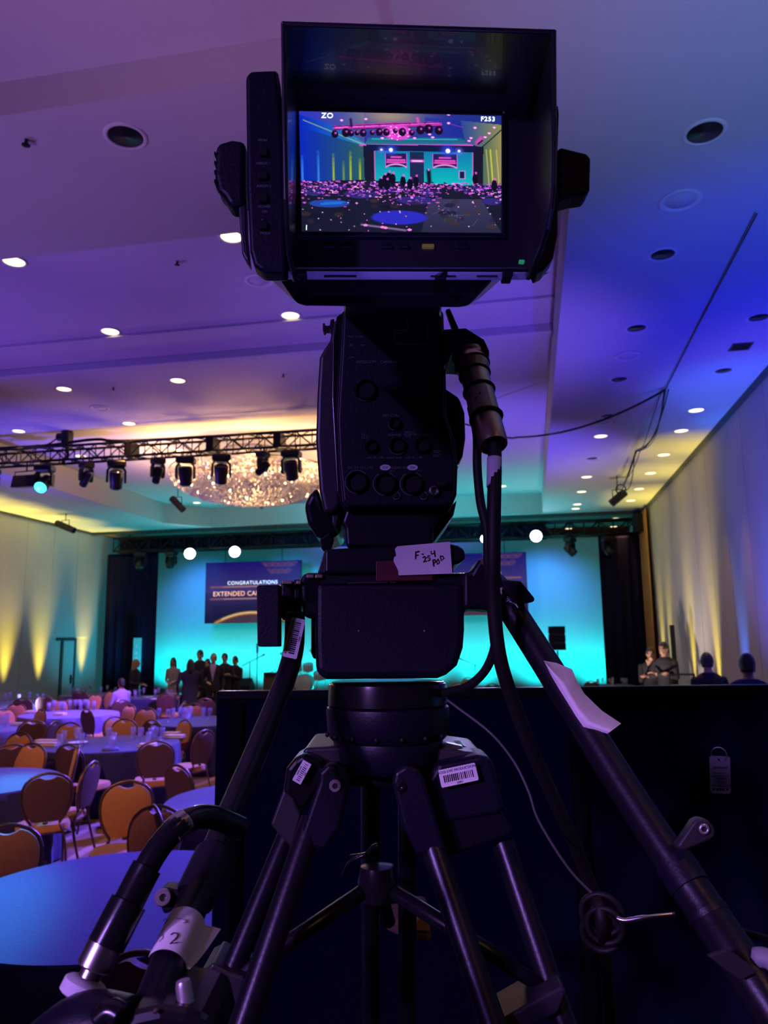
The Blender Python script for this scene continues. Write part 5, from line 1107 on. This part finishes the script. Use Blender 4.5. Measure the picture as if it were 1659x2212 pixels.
xa, ya = frame(D)
mb = MB(); tc_ = (P(1022, 868, .84) - (plug[0] + D * LL * .62)); tc_ = (tc_ - D * tc_.dot(D)).normalized(); tb = D.cross(tc_)
mb.rings([[plug[0] + D * h + (tc_ * math.cos(a) + tb * math.sin(a)) * .0176 for a in [-1.0 + 2.0 * i / 10 for i in range(11)]] for h in (LL * .48, LL * .70)], False, False, closed=False); build('wrapped_label', mb, 'sticker', pg)
for k, (u, v) in enumerate(((.3, .53), (-.15, .60), (-.5, .56))): build('pen_mark', MB().tube([plug[0] + D * (LL * v) + (tc_ * math.cos(u) + tb * math.sin(u)) * .0178, plug[0] + D * (LL * (v + .025)) + (tc_ * math.cos(u + .14) + tb * math.sin(u + .14)) * .0178], .0006, 5), 'ink', pg)
# --- plates under the camera
S('base_wedge', [(748, 1098), (972, 1098), (944, 1128), (936, 1142), (936, 1182), (748, 1182), (745, 1142), (738, 1128)], .92, 1.10, 'blackm', .004)
S('wedge_rail', [(972, 1096), (987, 1080), (980, 1112), (936, 1172), (934, 1150), (945, 1130)], .945, 1.08, 'bodymetal', .002)
S('wedge_rail', [(716, 1090), (724, 1085), (734, 1108), (726, 1145), (717, 1130)], .945, 1.06, 'bodymetal', .002)

# ================================================================== TRIPOD
zd = .80
TP = thing('tripod', 'black broadcast tripod with fluid head, two pan handles and taped labels', 'tripod', (P(840, 1700, .98).x, P(840, 1700, .98).y, zd))
def T_(name, pts, d0, d1, m_='black', bev=.004, shrink=1.0, parent=None): return build(name, MB().slab(pts, d0, d1, shrink), m_, parent or TP, bevel=bev, seg=3)
T_('camera_plate', [(700, 1186), (852, 1178), (972, 1174), (990, 1178), (1003, 1186), (1007, 1206), (992, 1217), (980, 1218), (980, 1240), (700, 1240)], .90, 1.08, 'blackm', .004)
T_('plate_strut', [(700, 1192), (704, 1238), (686, 1238)], .92, .99, 'bodymetal', .001)
T_('lock_lever', [(690, 1165), (712, 1150), (722, 1165), (716, 1184), (700, 1192), (694, 1184)], .93, .96, 'blackg', .002)
T_('red_plate', [(812, 1212), (935, 1206), (935, 1254), (812, 1256)], .8975, .902, 'red', .001)
T_('head_top', [(660, 1240), (1048, 1238), (1050, 1262), (1052, 1300), (1040, 1312), (1004, 1316), (1004, 1330), (678, 1330), (672, 1310), (652, 1310), (648, 1250)], .905, 1.07, 'blackm', .005)
T_('edge_highlight', [(752, 1257), (838, 1255), (838, 1260), (752, 1262)], .899, .907, 'bodymetal', .0008); T_('edge_highlight', [(843, 1255), (856, 1255), (856, 1260), (843, 1260)], .899, .907, 'bodymetal', .0008)  # grey strips painted in as the bright highlight along the head
hd = T_('fluid_head', [(680, 1258), (1003, 1258), (1004, 1360), (1001, 1400), (988, 1438), (965, 1458), (945, 1466), (704, 1468), (682, 1455), (679, 1380)], .90, 1.06, 'black', .008)
T_('head_cover', [(672, 1330), (680, 1326), (681, 1424), (676, 1421), (672, 1410)], .915, 1.03, 'black', .002)
for x in (775, 917): build('screw', MB().ball(P(x, 1363, .8995), .0012, 8, 6), 'print', hd)
T_('hub', [(650, 1244), (664, 1237), (700, 1237), (700, 1320), (672, 1338), (655, 1330)], .905, .98, 'blackm', .004)
T_('hub_collar', [(633, 1252), (650, 1251), (650, 1322), (633, 1325)], .915, .97, 'blackm', .003); T_('hub_collar', [(607, 1254), (632, 1253), (632, 1330), (612, 1342), (604, 1330)], .91, .97, 'blackm', .003)
for x0, x1, y in ((662, 678, 1245), (681, 697, 1245), (609, 631, 1258), (640, 650, 1258)): T_('bronze_inset', [(x0, y - 4), (x1, y - 4), (x1, y + 4), (x0, y + 4)], .899, .906, 'brass', .0008)
T_('brake_paddle', [(554, 1268), (558, 1264), (602, 1263), (602, 1397), (559, 1397), (556, 1393)], .86, .885, 'black', .002)
T_('paddle_pin', [(601, 1290), (608, 1288), (608, 1318), (601, 1318)], .87, .90, 'blackm', .001)
T_('hub', [(1018, 1236), (1034, 1210), (1050, 1203), (1066, 1206), (1082, 1230), (1088, 1262), (1086, 1300), (1064, 1320), (1040, 1316), (1000, 1316), (1000, 1236)], .90, .97, 'blackm', .005)
T_('bronze_inset', [(1036, 1207), (1043, 1206), (1056, 1234), (1054, 1240)], .895, .902, 'brass', .0008)
T_('tilt_lock', [(1082, 1252), (1125, 1255), (1155, 1292), (1155, 1298), (1149, 1301), (1110, 1301), (1086, 1262)], .875, .93, 'black', .004)
# bowl, levelling base
ax0 = P(838, 1560, .985)
def ring_z(y): return P(838, y, .985).z - ax0.z
def cyl(name, ys, rpx, m_, parent=TP):
    prof = [(r * .985 / F_PX, ring_z(y)) for y, r in zip(ys, rpx)]
    return build(name, MB().lathe(prof, ax0, (0, 0, 1), 48), m_, parent, smooth='angle')
cyl('levelling_base', (1472, 1476, 1484, 1520, 1524), (118, 123, 124, 126, 120), 'blackg')
cyl('bowl_clamp', (1522, 1526, 1532, 1570, 1578, 1590, 1596), (120, 128, 129, 127, 124, 122, 116), 'black')
cyl('bowl', (1594, 1600, 1650, 1660), (112, 114, 108, 100), 'black')
for k in range(16):
    a = k * math.pi / 8; build('grip_knurl', MB().ball(ax0 + Vector((math.cos(a) * .0762, math.sin(a) * .0762, ring_z(1583))), .0028, 6, 4), 'rubber', TP)
T_('tape_label', [(853, 1186), (858, 1180), (905, 1176), (972, 1170), (977, 1236), (977, 1239), (861, 1243), (860, 1232), (850, 1212), (851, 1204), (856, 1200)], .8945, .8955, 'paper', .0002)
def stroke(parent, pts, d, r=.00055, m_='ink', name='handwriting'): return build(name, MB().tube([P(x, y, d) for x, y in pts], r, 5), m_, parent)
tl_ = [o for o in TP.children if o.name.startswith('tape_label')][0]
for s_ in ([(898, 1193), (897.5, 1208)], [(897, 1193), (906, 1191)], [(898, 1200), (904, 1199)], [(911, 1197), (915, 1197)],
           [(913, 1205), (917, 1202), (920, 1204), (918, 1209), (914, 1214), (922, 1212)], [(929, 1201), (924, 1201), (924, 1205), (928, 1205), (929, 1209), (924, 1212)], [(931, 1190), (932, 1197), (939, 1195)], [(938, 1189), (940, 1203)],
           [(935, 1209), (937, 1224)], [(935, 1210), (940, 1209), (941, 1213), (937, 1217)], [(946, 1208), (943, 1213), (945, 1219), (949, 1216), (948, 1210), (945, 1207)], [(951, 1201), (953, 1211), (959, 1206), (957, 1202), (951, 1201)]):
    stroke(tl_, s_, .8943, .0008)
# pan handles: the left one and the right one
def sticker_on(path_a, path_b, wv, parent, text_, nbars=8, m_='sticker'):
    """flat label with a bar code between two points"""
    a, b = path_a, path_b; ax_ = (b - a).normalized(); nrm = ((CAM - (a + b) / 2)).normalized(); w_ = nrm.cross(ax_).normalized(); nrm = ax_.cross(w_).normalized(); L_ = (b - a).length
    c = (a + b) / 2; q = lambda u, v, h=0: c + ax_ * (u * L_) + w_ * (v * wv) + nrm * h
    cr = [(-.5, -.42), (-.48, -.5), (.48, -.5), (.5, -.42), (.5, .42), (.48, .5), (-.48, .5), (-.5, .42)]
    o_ = build('bar_code_label', MB().rings([[q(u, v, 0) for u, v in cr], [q(u, v, .0004) for u, v in cr]]), m_, parent)
    R2 = random.Random(5)
    for k in range(nbars * 2):
        u = -.38 + .76 * k / (nbars * 2 - 1); wd = R2.choice((.008, .013, .018)); build('bar', MB().rings([[q(u + a_, b_, h) for a_, b_ in ((-wd, -.26), (wd, -.26), (wd, .14), (-wd, .14))] for h in (.0004, .0007)]), 'ink', o_)
    text('lettering', text_, q(0, .33, .0008), ax_, w_, wv * .2, 'ink', o_, .0001)
    text('lettering', '23081', q(0, -.39, .0008), ax_, w_, wv * .16, 'ink', o_, .0001)
    return o_
HL = [(637, 1325, .912), (635, 1395, .903), (622, 1450, .882), (598, 1515, .85), (550, 1632, .79), (500, 1750, .73), (455, 1858, .68)]
pth = pxpath(HL, 8); hw = build('pan_handle', MB().tube(pth, [.0118] * len(pth), 20), 'blackm', TP, smooth=True)
low = pxpath([(462, 1840, .688), (415, 1955, .635), (372, 2060, .595), (318, 2200, .555), (280, 2300, .53)], 6)
build('lower_tube', MB().tube(low, .0128, 20), 'blackm', hw, smooth=True)
cl = pxpath([(462, 1848, .684), (438, 1900, .662), (418, 1945, .645)], 3); build('clamp', MB().tube(cl, [.0165] * len(cl), 20), 'black', hw, smooth='angle')
build('clamp_ear', MB().slab([(338, 1936), (345, 1921), (360, 1919), (390, 1926), (400, 1960), (352, 1978)], .635, .655), 'black', hw, bevel=.003)
build('clamp_bolt', MB().lathe([(.0066, .002), (.0066, -.004), (.0055, -.006), (.0028, -.006), (.0026, -.002), (.0003, -.002)], P(352, 1939, .634), P(352, 1939, .634) - CAM, 24), 'washer', hw, smooth='angle')
# white paper taped round the lower left handle
mb = MB(); a0_ = P(402, 1993, .621); a1_ = P(360, 2088, .583); Dd = (a1_ - a0_).normalized(); nn_ = (CAM - a0_); nn_ = (nn_ - Dd * nn_.dot(Dd)).normalized(); bb = Dd.cross(nn_)
rows = []
for k in range(7):
    t_ = k / 6; c_ = a0_ + (a1_ - a0_) * t_; row = []
    for i in range(13):
        an = -1.5 + 2.7 * i / 12; row.append(c_ + (nn_ * math.cos(an) + bb * math.sin(an)) * .0145)
    ext = .012 * (1 - t_) ** .7 + .002
    for i in (1, 2): row.append(row[12] + (bb * .9 - nn_ * .15 - Dd * .3) * ext * i / 2)
    rows.append(row)
if (rows[0][-1] - a0_).dot(R0) < 0:
    rows = []
    for k in range(7):
        t_ = k / 6; c_ = a0_ + (a1_ - a0_) * t_; row = []
        for i in range(13):
            an = 1.5 - 2.7 * i / 12; row.append(c_ + (nn_ * math.cos(an) + bb * math.sin(an)) * .0145)
        ext = .012 * (1 - t_) ** .7 + .002
        for i in (1, 2): row.append(row[12] + (-bb * .9 - nn_ * .15 - Dd * .3) * ext * i / 2)
        rows.append(row)
pp = build('paper_label', mb.rings(rows, False, False, closed=False), 'paper', hw, smooth=True)
def on_paper(pts, r=.0005, m_='ink', d=.572): 
    q = []
    for x, y in pts:
        v = ray(x, y); w0 = CAM - a0_; dd = Dd; A_ = v.dot(v) - v.dot(dd) ** 2; B_ = 2 * (v.dot(w0) - v.dot(dd) * w0.dot(dd)); C_ = w0.dot(w0) - w0.dot(dd) ** 2 - .0149 ** 2
        disc = max(0, B_ * B_ - 4 * A_ * C_); q.append(CAM + v * ((-B_ - math.sqrt(disc)) / (2 * A_)))
    return build('handwriting', MB().tube(q, r, 5), m_, pp)
on_paper([(369, 2019), (375, 2015), (383, 2016), (384, 2022), (376, 2031), (367, 2038), (384, 2036)])
on_paper([(381, 1984), (390, 1984), (399, 1987), (401, 1992)], .0004, 'pencil'); on_paper([(396, 1993), (401, 1993), (402, 1986)], .0004, 'pencil')
on_paper([(352, 1990), (358, 1984), (362, 1988), (356, 1994)], .0003, 'pencil'); on_paper([(346, 2022), (352, 2018), (352, 2026), (344, 2034)], .0003, 'pencil')
nrm_off = (CAM - P(635, 1380, .92)).normalized() * .0122
sticker_on(P(625, 1421, .876), P(645, 1336, .890), .0165, hw, 'ROSSI LIVE PRODUCTIONS')
HRt = [(1068, 1262, .93), (1100, 1310, .905), (1140, 1372, .885), (1240, 1530, .83), (1350, 1705, .775), (1475, 1895, .72)]
pth = pxpath(HRt, 5); hr = build('pan_handle', MB().tube(pth, .0158, 22), 'blackm', TP, smooth=True)
lw = pxpath([(1462, 1875, .726), (1530, 1975, .70), (1600, 2080, .67), (1690, 2215, .64)], 5); build('lower_tube', MB().tube(lw, .0172, 22), 'blackm', hr, smooth=True)
for a_, b_, r_ in (((1455, 1862, .729), (1492, 1918, .713), .0182), ((1526, 1969, .701), (1534, 1982, .698), .0182)): build('collar', MB().tube([P(*a_), P(*b_)], r_, 22), 'black', hr, smooth='angle')
cl_ = build('clamp_lever', MB().slab([(1462, 1830), (1500, 1774), (1512, 1768), (1532, 1773), (1545, 1790), (1545, 1806), (1535, 1815), (1478, 1838)], .70, .712), 'bodymetal', hr, bevel=.002)
build('lever_bolt', MB().torus(P(1521, 1791, .698), HF, .0034, .0013, 20, 6), 'washer', hr, smooth=True)
sticker_on(P(1085, 1268, .897), P(1112, 1318, .886), .010, hr, 'ROSSI LIVE PRODUCTIONS', 6)
# torn paper on the right handle
mb = MB(); fr_ = [(1174, 1427), (1202, 1432), (1236, 1446), (1246, 1470), (1262, 1498), (1300, 1535), (1342, 1563)]; to_ = [(1176, 1430), (1192, 1462), (1210, 1492), (1228, 1521), (1244, 1547), (1260, 1570), (1312, 1585)]
rows = []
for k, ((ax1, ay1), (bx1, by1)) in enumerate(zip(fr_, to_)):
    t_ = k / 6; dep = .838 - .028 * t_; rows.append([P(bx1 + (ax1 - bx1) * i / 8, by1 + (ay1 - by1) * i / 8, dep - .02 + .010 * abs(i / 8 - .25) * 2 + (.012 * (i / 8) ** 2)) for i in range(9)])
build('torn_paper', mb.rings(rows, False, False, closed=False), 'paper', hr, smooth=True)
# tripod crown and legs
T_('crown', [(648, 1640), (658, 1616), (734, 1612), (948, 1616), (1040, 1628), (1050, 1640), (1030, 1700), (660, 1700)], .955, 1.10, 'bodymetal', .006)
T_('shoulder', [(618, 1660), (634, 1640), (656, 1628), (690, 1640), (705, 1668), (690, 1700), (655, 1750), (605, 1752)], .93, 1.0, 'blackg', .006)
T_('shoulder', [(945, 1650), (1040, 1630), (1062, 1640), (1072, 1668), (1092, 1750), (1075, 1760), (925, 1785), (890, 1740)], .93, 1.0, 'black', .006)
lg = []
def leg_tube(a, b, r, nm='leg'):
    A_, B_ = P(*a), P(*b); dd = (B_ - A_).normalized(); E_ = A_ + dd * ((zd + .05 - A_.z) / dd.z); M_ = A_ + dd * ((E_ - A_).length * .55)
    o_ = build(nm, MB().tube([A_, M_], r, 18), 'blackm', TP, smooth='angle'); build('lower_leg', MB().tube([M_ - dd * .01, E_], r * .8, 16), 'blackm', o_, smooth='angle')
    build('foot', MB().lathe([(.02, -.05 + .0), (.024, -.045), (.022, -.01), (.012, .012)], E_, (0, 0, 1), 14), 'rubber', o_, smooth='angle'); build('collar', MB().tube([M_ - dd * .035, M_ + dd * .025], r * 1.3, 18), 'black', o_, smooth='angle'); return o_
l1 = leg_tube((628, 1790, .965), (483, 2140, .90), .0128); l2 = leg_tube((676, 1770, .925), (522, 2225, .845), .0145)
l3 = leg_tube((925, 1800, .925), (1070, 2235, .845), .0145); l4 = leg_tube((1086, 1820, .965), (1205, 2175, .90), .0140)
l5 = leg_tube((800, 1690, 1.06), (800, 1930, 1.14), .0130); l6 = leg_tube((880, 1690, 1.06), (880, 1930, 1.14), .0130)
T_('arm_plate', [(688, 1690), (690, 1668), (705, 1652), (728, 1650), (748, 1662), (757, 1690), (735, 1790), (700, 1840), (640, 1830)], .905, .93, 'black', .005)
T_('arm_plate', [(848, 1690), (852, 1668), (875, 1652), (900, 1658), (915, 1680), (950, 1790), (965, 1840), (900, 1850), (868, 1780)], .905, .93, 'black', .005)
build('pivot_bolt', MB().lathe([(.0068, .001), (.0068, -.002), (.0062, -.0026), (.0032, -.0026), (.003, -.0008), (.0003, -.0008)], P(724, 1697, .9045), HF, 28), 'washer', TP, smooth='angle')
build('bolt_core', MB().lathe([(.003, .001), (.0028, -.002), (.0003, -.002)], P(724, 1697, .9045), HF, 10), 'ink', TP)
build('pivot_bolt', MB().lathe([(.0055, .001), (.0055, -.002), (.0028, -.0026), (.0003, -.0008)], P(866, 1700, .9045), HF, 20), 'blackg', TP, smooth='angle')
T_('clamp_block', [(584, 1782), (612, 1706), (634, 1724), (650, 1760), (632, 1836), (606, 1808)], .925, .985, 'bodymetal', .003)
T_('clamp_block', [(920, 1754), (1052, 1722), (1066, 1726), (1112, 1800), (1080, 1812), (945, 1860), (925, 1840)], .935, .985, 'blackm', .004)
sl = sticker_on(P(950, 1683, .921), P(1030, 1666, .921), .0195, TP, 'ROSSI LIVE PRODUCTIONS')
sl = sticker_on(P(640, 1690, .917), P(664, 1646, .92), .011, TP, 'ROSSI LIVE', 5, 'sticker')
T_('bubble_level', [(954, 1612), (964, 1605), (1000, 1612), (1000, 1618), (956, 1620)], .96, .975, 'silver', .001)
T_('crown_cap', [(975, 1612), (1000, 1610), (1014, 1616), (1014, 1624), (972, 1622)], 1.0, 1.05, 'blackg', .002)
# mid-level spreader with its dark hub
hubp = P(815, 1905, .98)
build('spreader_hub', MB().lathe([(.008, .02), (.02, .018), (.024, 0), (.02, -.02), (.009, -.028)], hubp, (0, 0, 1), 18), 'blackg', TP, smooth='angle')
for q in ((500, 2120, .90), (1190, 2140, .90), (840, 1990, 1.12)): build('spreader_arm', MB().tube([hubp, P(*q)], .009, 10), 'blackm', TP, smooth=True)
build('spreader_lever', MB().tube(pxpath([(757, 1851, .96), (790, 1846, .95), (806, 1830, .945), (818, 1826, .94)], 4), .003, 8), 'blackg', TP, smooth=True); build('spreader_lever', MB().tube(pxpath([(742, 1890, .96), (757, 1862, .95), (790, 1846, .945)], 4), .0025, 8), 'blackg', TP, smooth=True)
T_('foot_clamp', [(432, 2098), (450, 2090), (458, 2080), (492, 2100), (530, 2112), (505, 2212), (470, 2220), (450, 2180)], .885, .95, 'bodymetal', .003)
T_('foot_clamp', [(1060, 2216), (1150, 2165), (1215, 2130), (1225, 2140), (1205, 2190), (1120, 2230)], .87, .93, 'bodymetal', .003)
# small canvas pouch hanging between the legs
o = thing('canvas_pouch', 'small dull brown canvas pouch with an ochre patch hanging between tripod legs', 'pouch', P(885, 2005, 1.3))
build('bag', MB().slab([(830, 1990), (862, 1986), (888, 1968), (925, 1970), (934, 2036), (880, 2032), (832, 2010)], 1.28, 1.36), 'brownbag', o, bevel=.008); build('patch', MB().slab([(893, 1970), (922, 1971), (928, 2012), (896, 2010)], 1.276, 1.281), 'yellowtape', o, bevel=.001)
build('strap', MB().tube([P(880, 1985, 1.32), P(850, 1900, 1.2), P(825, 1900, 1.02)], .004, 6), 'rubber', o)

# ================================================================== CABLES AND HANDLE CONTROLS
o = thing('camera_cable', 'thick black camera cable hanging from the bronze plug past the right pan handle', 'cable', P(1068, 1000, .83))
pth = pxpath([(1068, 955, .838), (1069, 1010, .83), (1067, 1100, .82), (1066, 1200, .82), (1066, 1290, .83), (1076, 1400, .84), (1098, 1485, .855), (1145, 1610, .88), (1205, 1745, .92), (1255, 1860, .97), (1300, 2000, 1.02), (1320, 2240, 1.1)], 6)
build('jacket', MB().tube(pth, [.0078 + .0 * k for k in range(len(pth))], 14), 'rubber', o, smooth=True)
q0 = pxpath([(1068, 990, .832), (1067, 1052, .826)], 4); build('cable_tape', MB().tube(q0, .0084, 14), 'tag', o, smooth=True)
o = thing('return_cable', 'slimmer black cable looping from the camera plug down to the levelling base', 'cable', P(1030, 950, .88))
build('jacket', MB().tube(pxpath([(1018, 880, .89), (1030, 940, .88), (1031, 1010, .875), (1038, 1085, .87), (1052, 1150, .865), (1055, 1240, .865), (1066, 1340, .87), (1070, 1390, .875), (1050, 1445, .89), (1012, 1482, .91), (972, 1494, .94), (950, 1498, .96)], 6), .0052, 12), 'rubber', o, smooth=True)
o = thing('thin_wire', 'thin grey wire curving from the levelling base down to the cable coil', 'cable', P(1000, 1540, .95))
build('jacket', MB().tube(pxpath([(960, 1508, .96), (990, 1530, .95), (1060, 1584, .93), (1110, 1645, .92), (1142, 1710, .91), (1160, 1765, .905), (1200, 1835, .90), (1240, 1890, .90), (1285, 1935, .90)], 6), .0016, 8), 'wiregrey', o, smooth=True)
o = thing('cable_coil', 'black cable coil tied at the right handle with a shiny violet rod', 'cable', P(1300, 1985, .90))
for cx_, cy_, r_, dd in ((1300, 1975, .022, .90), (1306, 2000, .019, .893), (1298, 2015, .020, .905)): build('loop', MB().torus(P(cx_, cy_, dd), HF + R0 * (.4 + .01 * (cx_ - 1300)) + Vector((0, 0, .2)), r_, .0034, 28, 8), 'rubber', o, smooth=True)
build('wrap', MB().tube([P(1290, 1935, .90), P(1300, 1985, .89), P(1302, 2030, .9)], .007, 10), 'rubber', o, smooth=True)
build('rod', MB().tube(pxpath([(1332, 1983, .88), (1352, 1988, .875), (1400, 1980, .87), (1457, 1974, .87)], 5), [.0026] * 10 + [.0018] * 6, 10), 'silver', o, smooth=True)
o = thing('zoom_control_cable', 'glossy black control cable with steel connector arching at the lower left', 'cable', P(390, 1790, .60))
build('jacket', MB().tube(pxpath([(520, 1790, .66), (470, 1768, .64), (430, 1765, .625), (385, 1785, .61), (340, 1835, .60), (300, 1905, .59), (265, 1975, .58)], 8), .0092, 18), 'blackg', o, smooth=True)
build('clear_sleeve', MB().tube(pxpath([(402, 1772, .6155), (386, 1784, .611), (370, 1799, .607)], 4), .0097, 18), 'silver', o, smooth=True)
build('sleeve', MB().tube(pxpath([(318, 1872, .594), (300, 1905, .59), (262, 1980, .58), (236, 2030, .574)], 5), .0112, 20), 'blackg', o, smooth='angle'); build('strain_relief', MB().tube(pxpath([(278, 1948, .583), (255, 1992, .578), (229, 2042, .573)], 5), .0132, 20), 'blackg', o, smooth='angle')
dv = (P(175, 2148, .565) - P(232, 2030, .574)); 
build('connector_barrel', MB().lathe([(.0118, 0), (.0122, .002), (.0122, dv.length * .50), (.0112, dv.length * .53), (.0075, dv.length * .56), (.0075, dv.length * .76)], P(232, 2030, .574), dv, 26), 'silver', o, smooth='angle')
build('connector_nut', MB().lathe([(.0078, dv.length * .70), (.0125, dv.length * .74), (.0152, dv.length * .80), (.0152, dv.length * 1.02), (.0135, dv.length * 1.05)], P(232, 2030, .574), dv, 26), 'tag', o, smooth='angle')
o = thing('zoom_control', 'black zoom grip control clamped low on the left pan handle', 'control', P(330, 2200, .54))
build('grip', MB().tube(pxpath([(60, 2330, .55), (120, 2262, .55), (190, 2222, .545), (270, 2235, .54)], 6), .022, 20), 'black', o, smooth=True); build('thumb_lever', MB().tube(pxpath([(215, 2205, .53), (240, 2185, .53), (262, 2196, .528)], 5), .008, 14), 'blackg', o, smooth=True)
build('body', MB().slab([(258, 2212), (285, 2190), (345, 2177), (400, 2185), (450, 2200), (470, 2290), (250, 2290)], .53, .60), 'blackg', o, bevel=.006); build('toggle', MB().lathe([(.0055, 0), (.0055, .02), (.0045, .023), (.0003, .024)], P(407, 2200, .545), (-.2, 0, 1), 14), 'washer', o, smooth='angle'); build('led', MB().ball(P(336, 2184, .5285), .0016, 8, 6), 'brass', o)
o = thing('second_handle_control', 'violet-lit end of a second control at the right picture edge', 'control', P(1650, 2070, .66))
build('grip', MB().tube(pxpath([(1618, 2076, .66), (1640, 2068, .655), (1665, 2075, .65), (1700, 2110, .64)], 5), [.004] * 4 + [.0075] * 12, 14), 'print', o, smooth=True); build('cable', MB().tube(pxpath([(1570, 2002, .75), (1620, 2018, .73), (1680, 2035, .71)], 5), .0035, 8), 'rubber', o, smooth=True)
T_('handle_tape', [(1530, 2066), (1570, 2052), (1590, 2062), (1640, 2100), (1600, 2118), (1560, 2090)], .64, .645, 'paper' if False else 'bodymetal', .001, parent=hr)

# ------------------------------------------------------------------ lettering becomes plain meshes
dg = bpy.context.evaluated_depsgraph_get()
for ob in [x for x in scene.objects if x.type == 'FONT']:
    me = bpy.data.meshes.new_from_object(ob.evaluated_get(dg)); nm = ob.name; par = ob.parent; ml = ob.matrix_local.copy(); ob.name = 'old'
    o2 = bpy.data.objects.new('lettering', me); scene.collection.objects.link(o2); o2.parent = par; o2.matrix_local = ml
    bpy.data.objects.remove(ob, do_unlink=True)
ORD = ['first', 'second', 'third', 'fourth', 'fifth', 'sixth', 'seventh', 'eighth', 'ninth', 'tenth', 'eleventh', 'twelfth', 'thirteenth', 'fourteenth', 'fifteenth', 'sixteenth']
def order(group, fmt, key, also=None):
    it = [x for x in scene.objects if x.get('group') == group]; it.sort(key=key)
    for k, x in enumerate(it): x['label'] = fmt % ORD[min(k, 15)]
def scr_x(o_): v = Vector(o_.location) - CAM; return v.dot(RIGHT) / v.dot(FWD)
for grp, fmt in (('glasses on the set table', '%s water glass from the left on the table with beige napkins'), ('glasses on the table by the drape', '%s water glass from the left on the table beside the black drape'), ('glasses on the lavender table', '%s water glass from the left on the lavender round table'), ('glasses on the edge table', '%s water glass from the left on the edge-cut lavender table'), ('glasses under the left beam', '%s glass from the left on the far table under the leftmost beam'), ('glasses by the wall door', '%s glass from the left on the far table before the door'), ('glasses at the guest table', '%s glass from the left on the lavender guest table'), ('glasses on the far right table', '%s cyan-lit glass from the left on the far right table'), ('lit downlights in the tray ceiling', '%s lit warm downlight from the left in the tray ceiling'), ('lit downlights at the tray end', '%s lit downlight from the left at the far tray end'), ('plates in the left soffit', '%s flat cover plate from the left in the yellow-lit soffit'), ('lit downlights over the stage', '%s lit downlight from the left in the shaded stage ceiling')):
    order(grp, fmt, scr_x)
for grp, fmt in (('lit downlights by the right wall', '%s lit downlight from the camera in the wall-side soffit row'), ('lit downlights of the inner soffit row', '%s lit downlight from the camera in the inner soffit row')):
    order(grp, fmt, lambda o_: o_.location.y)
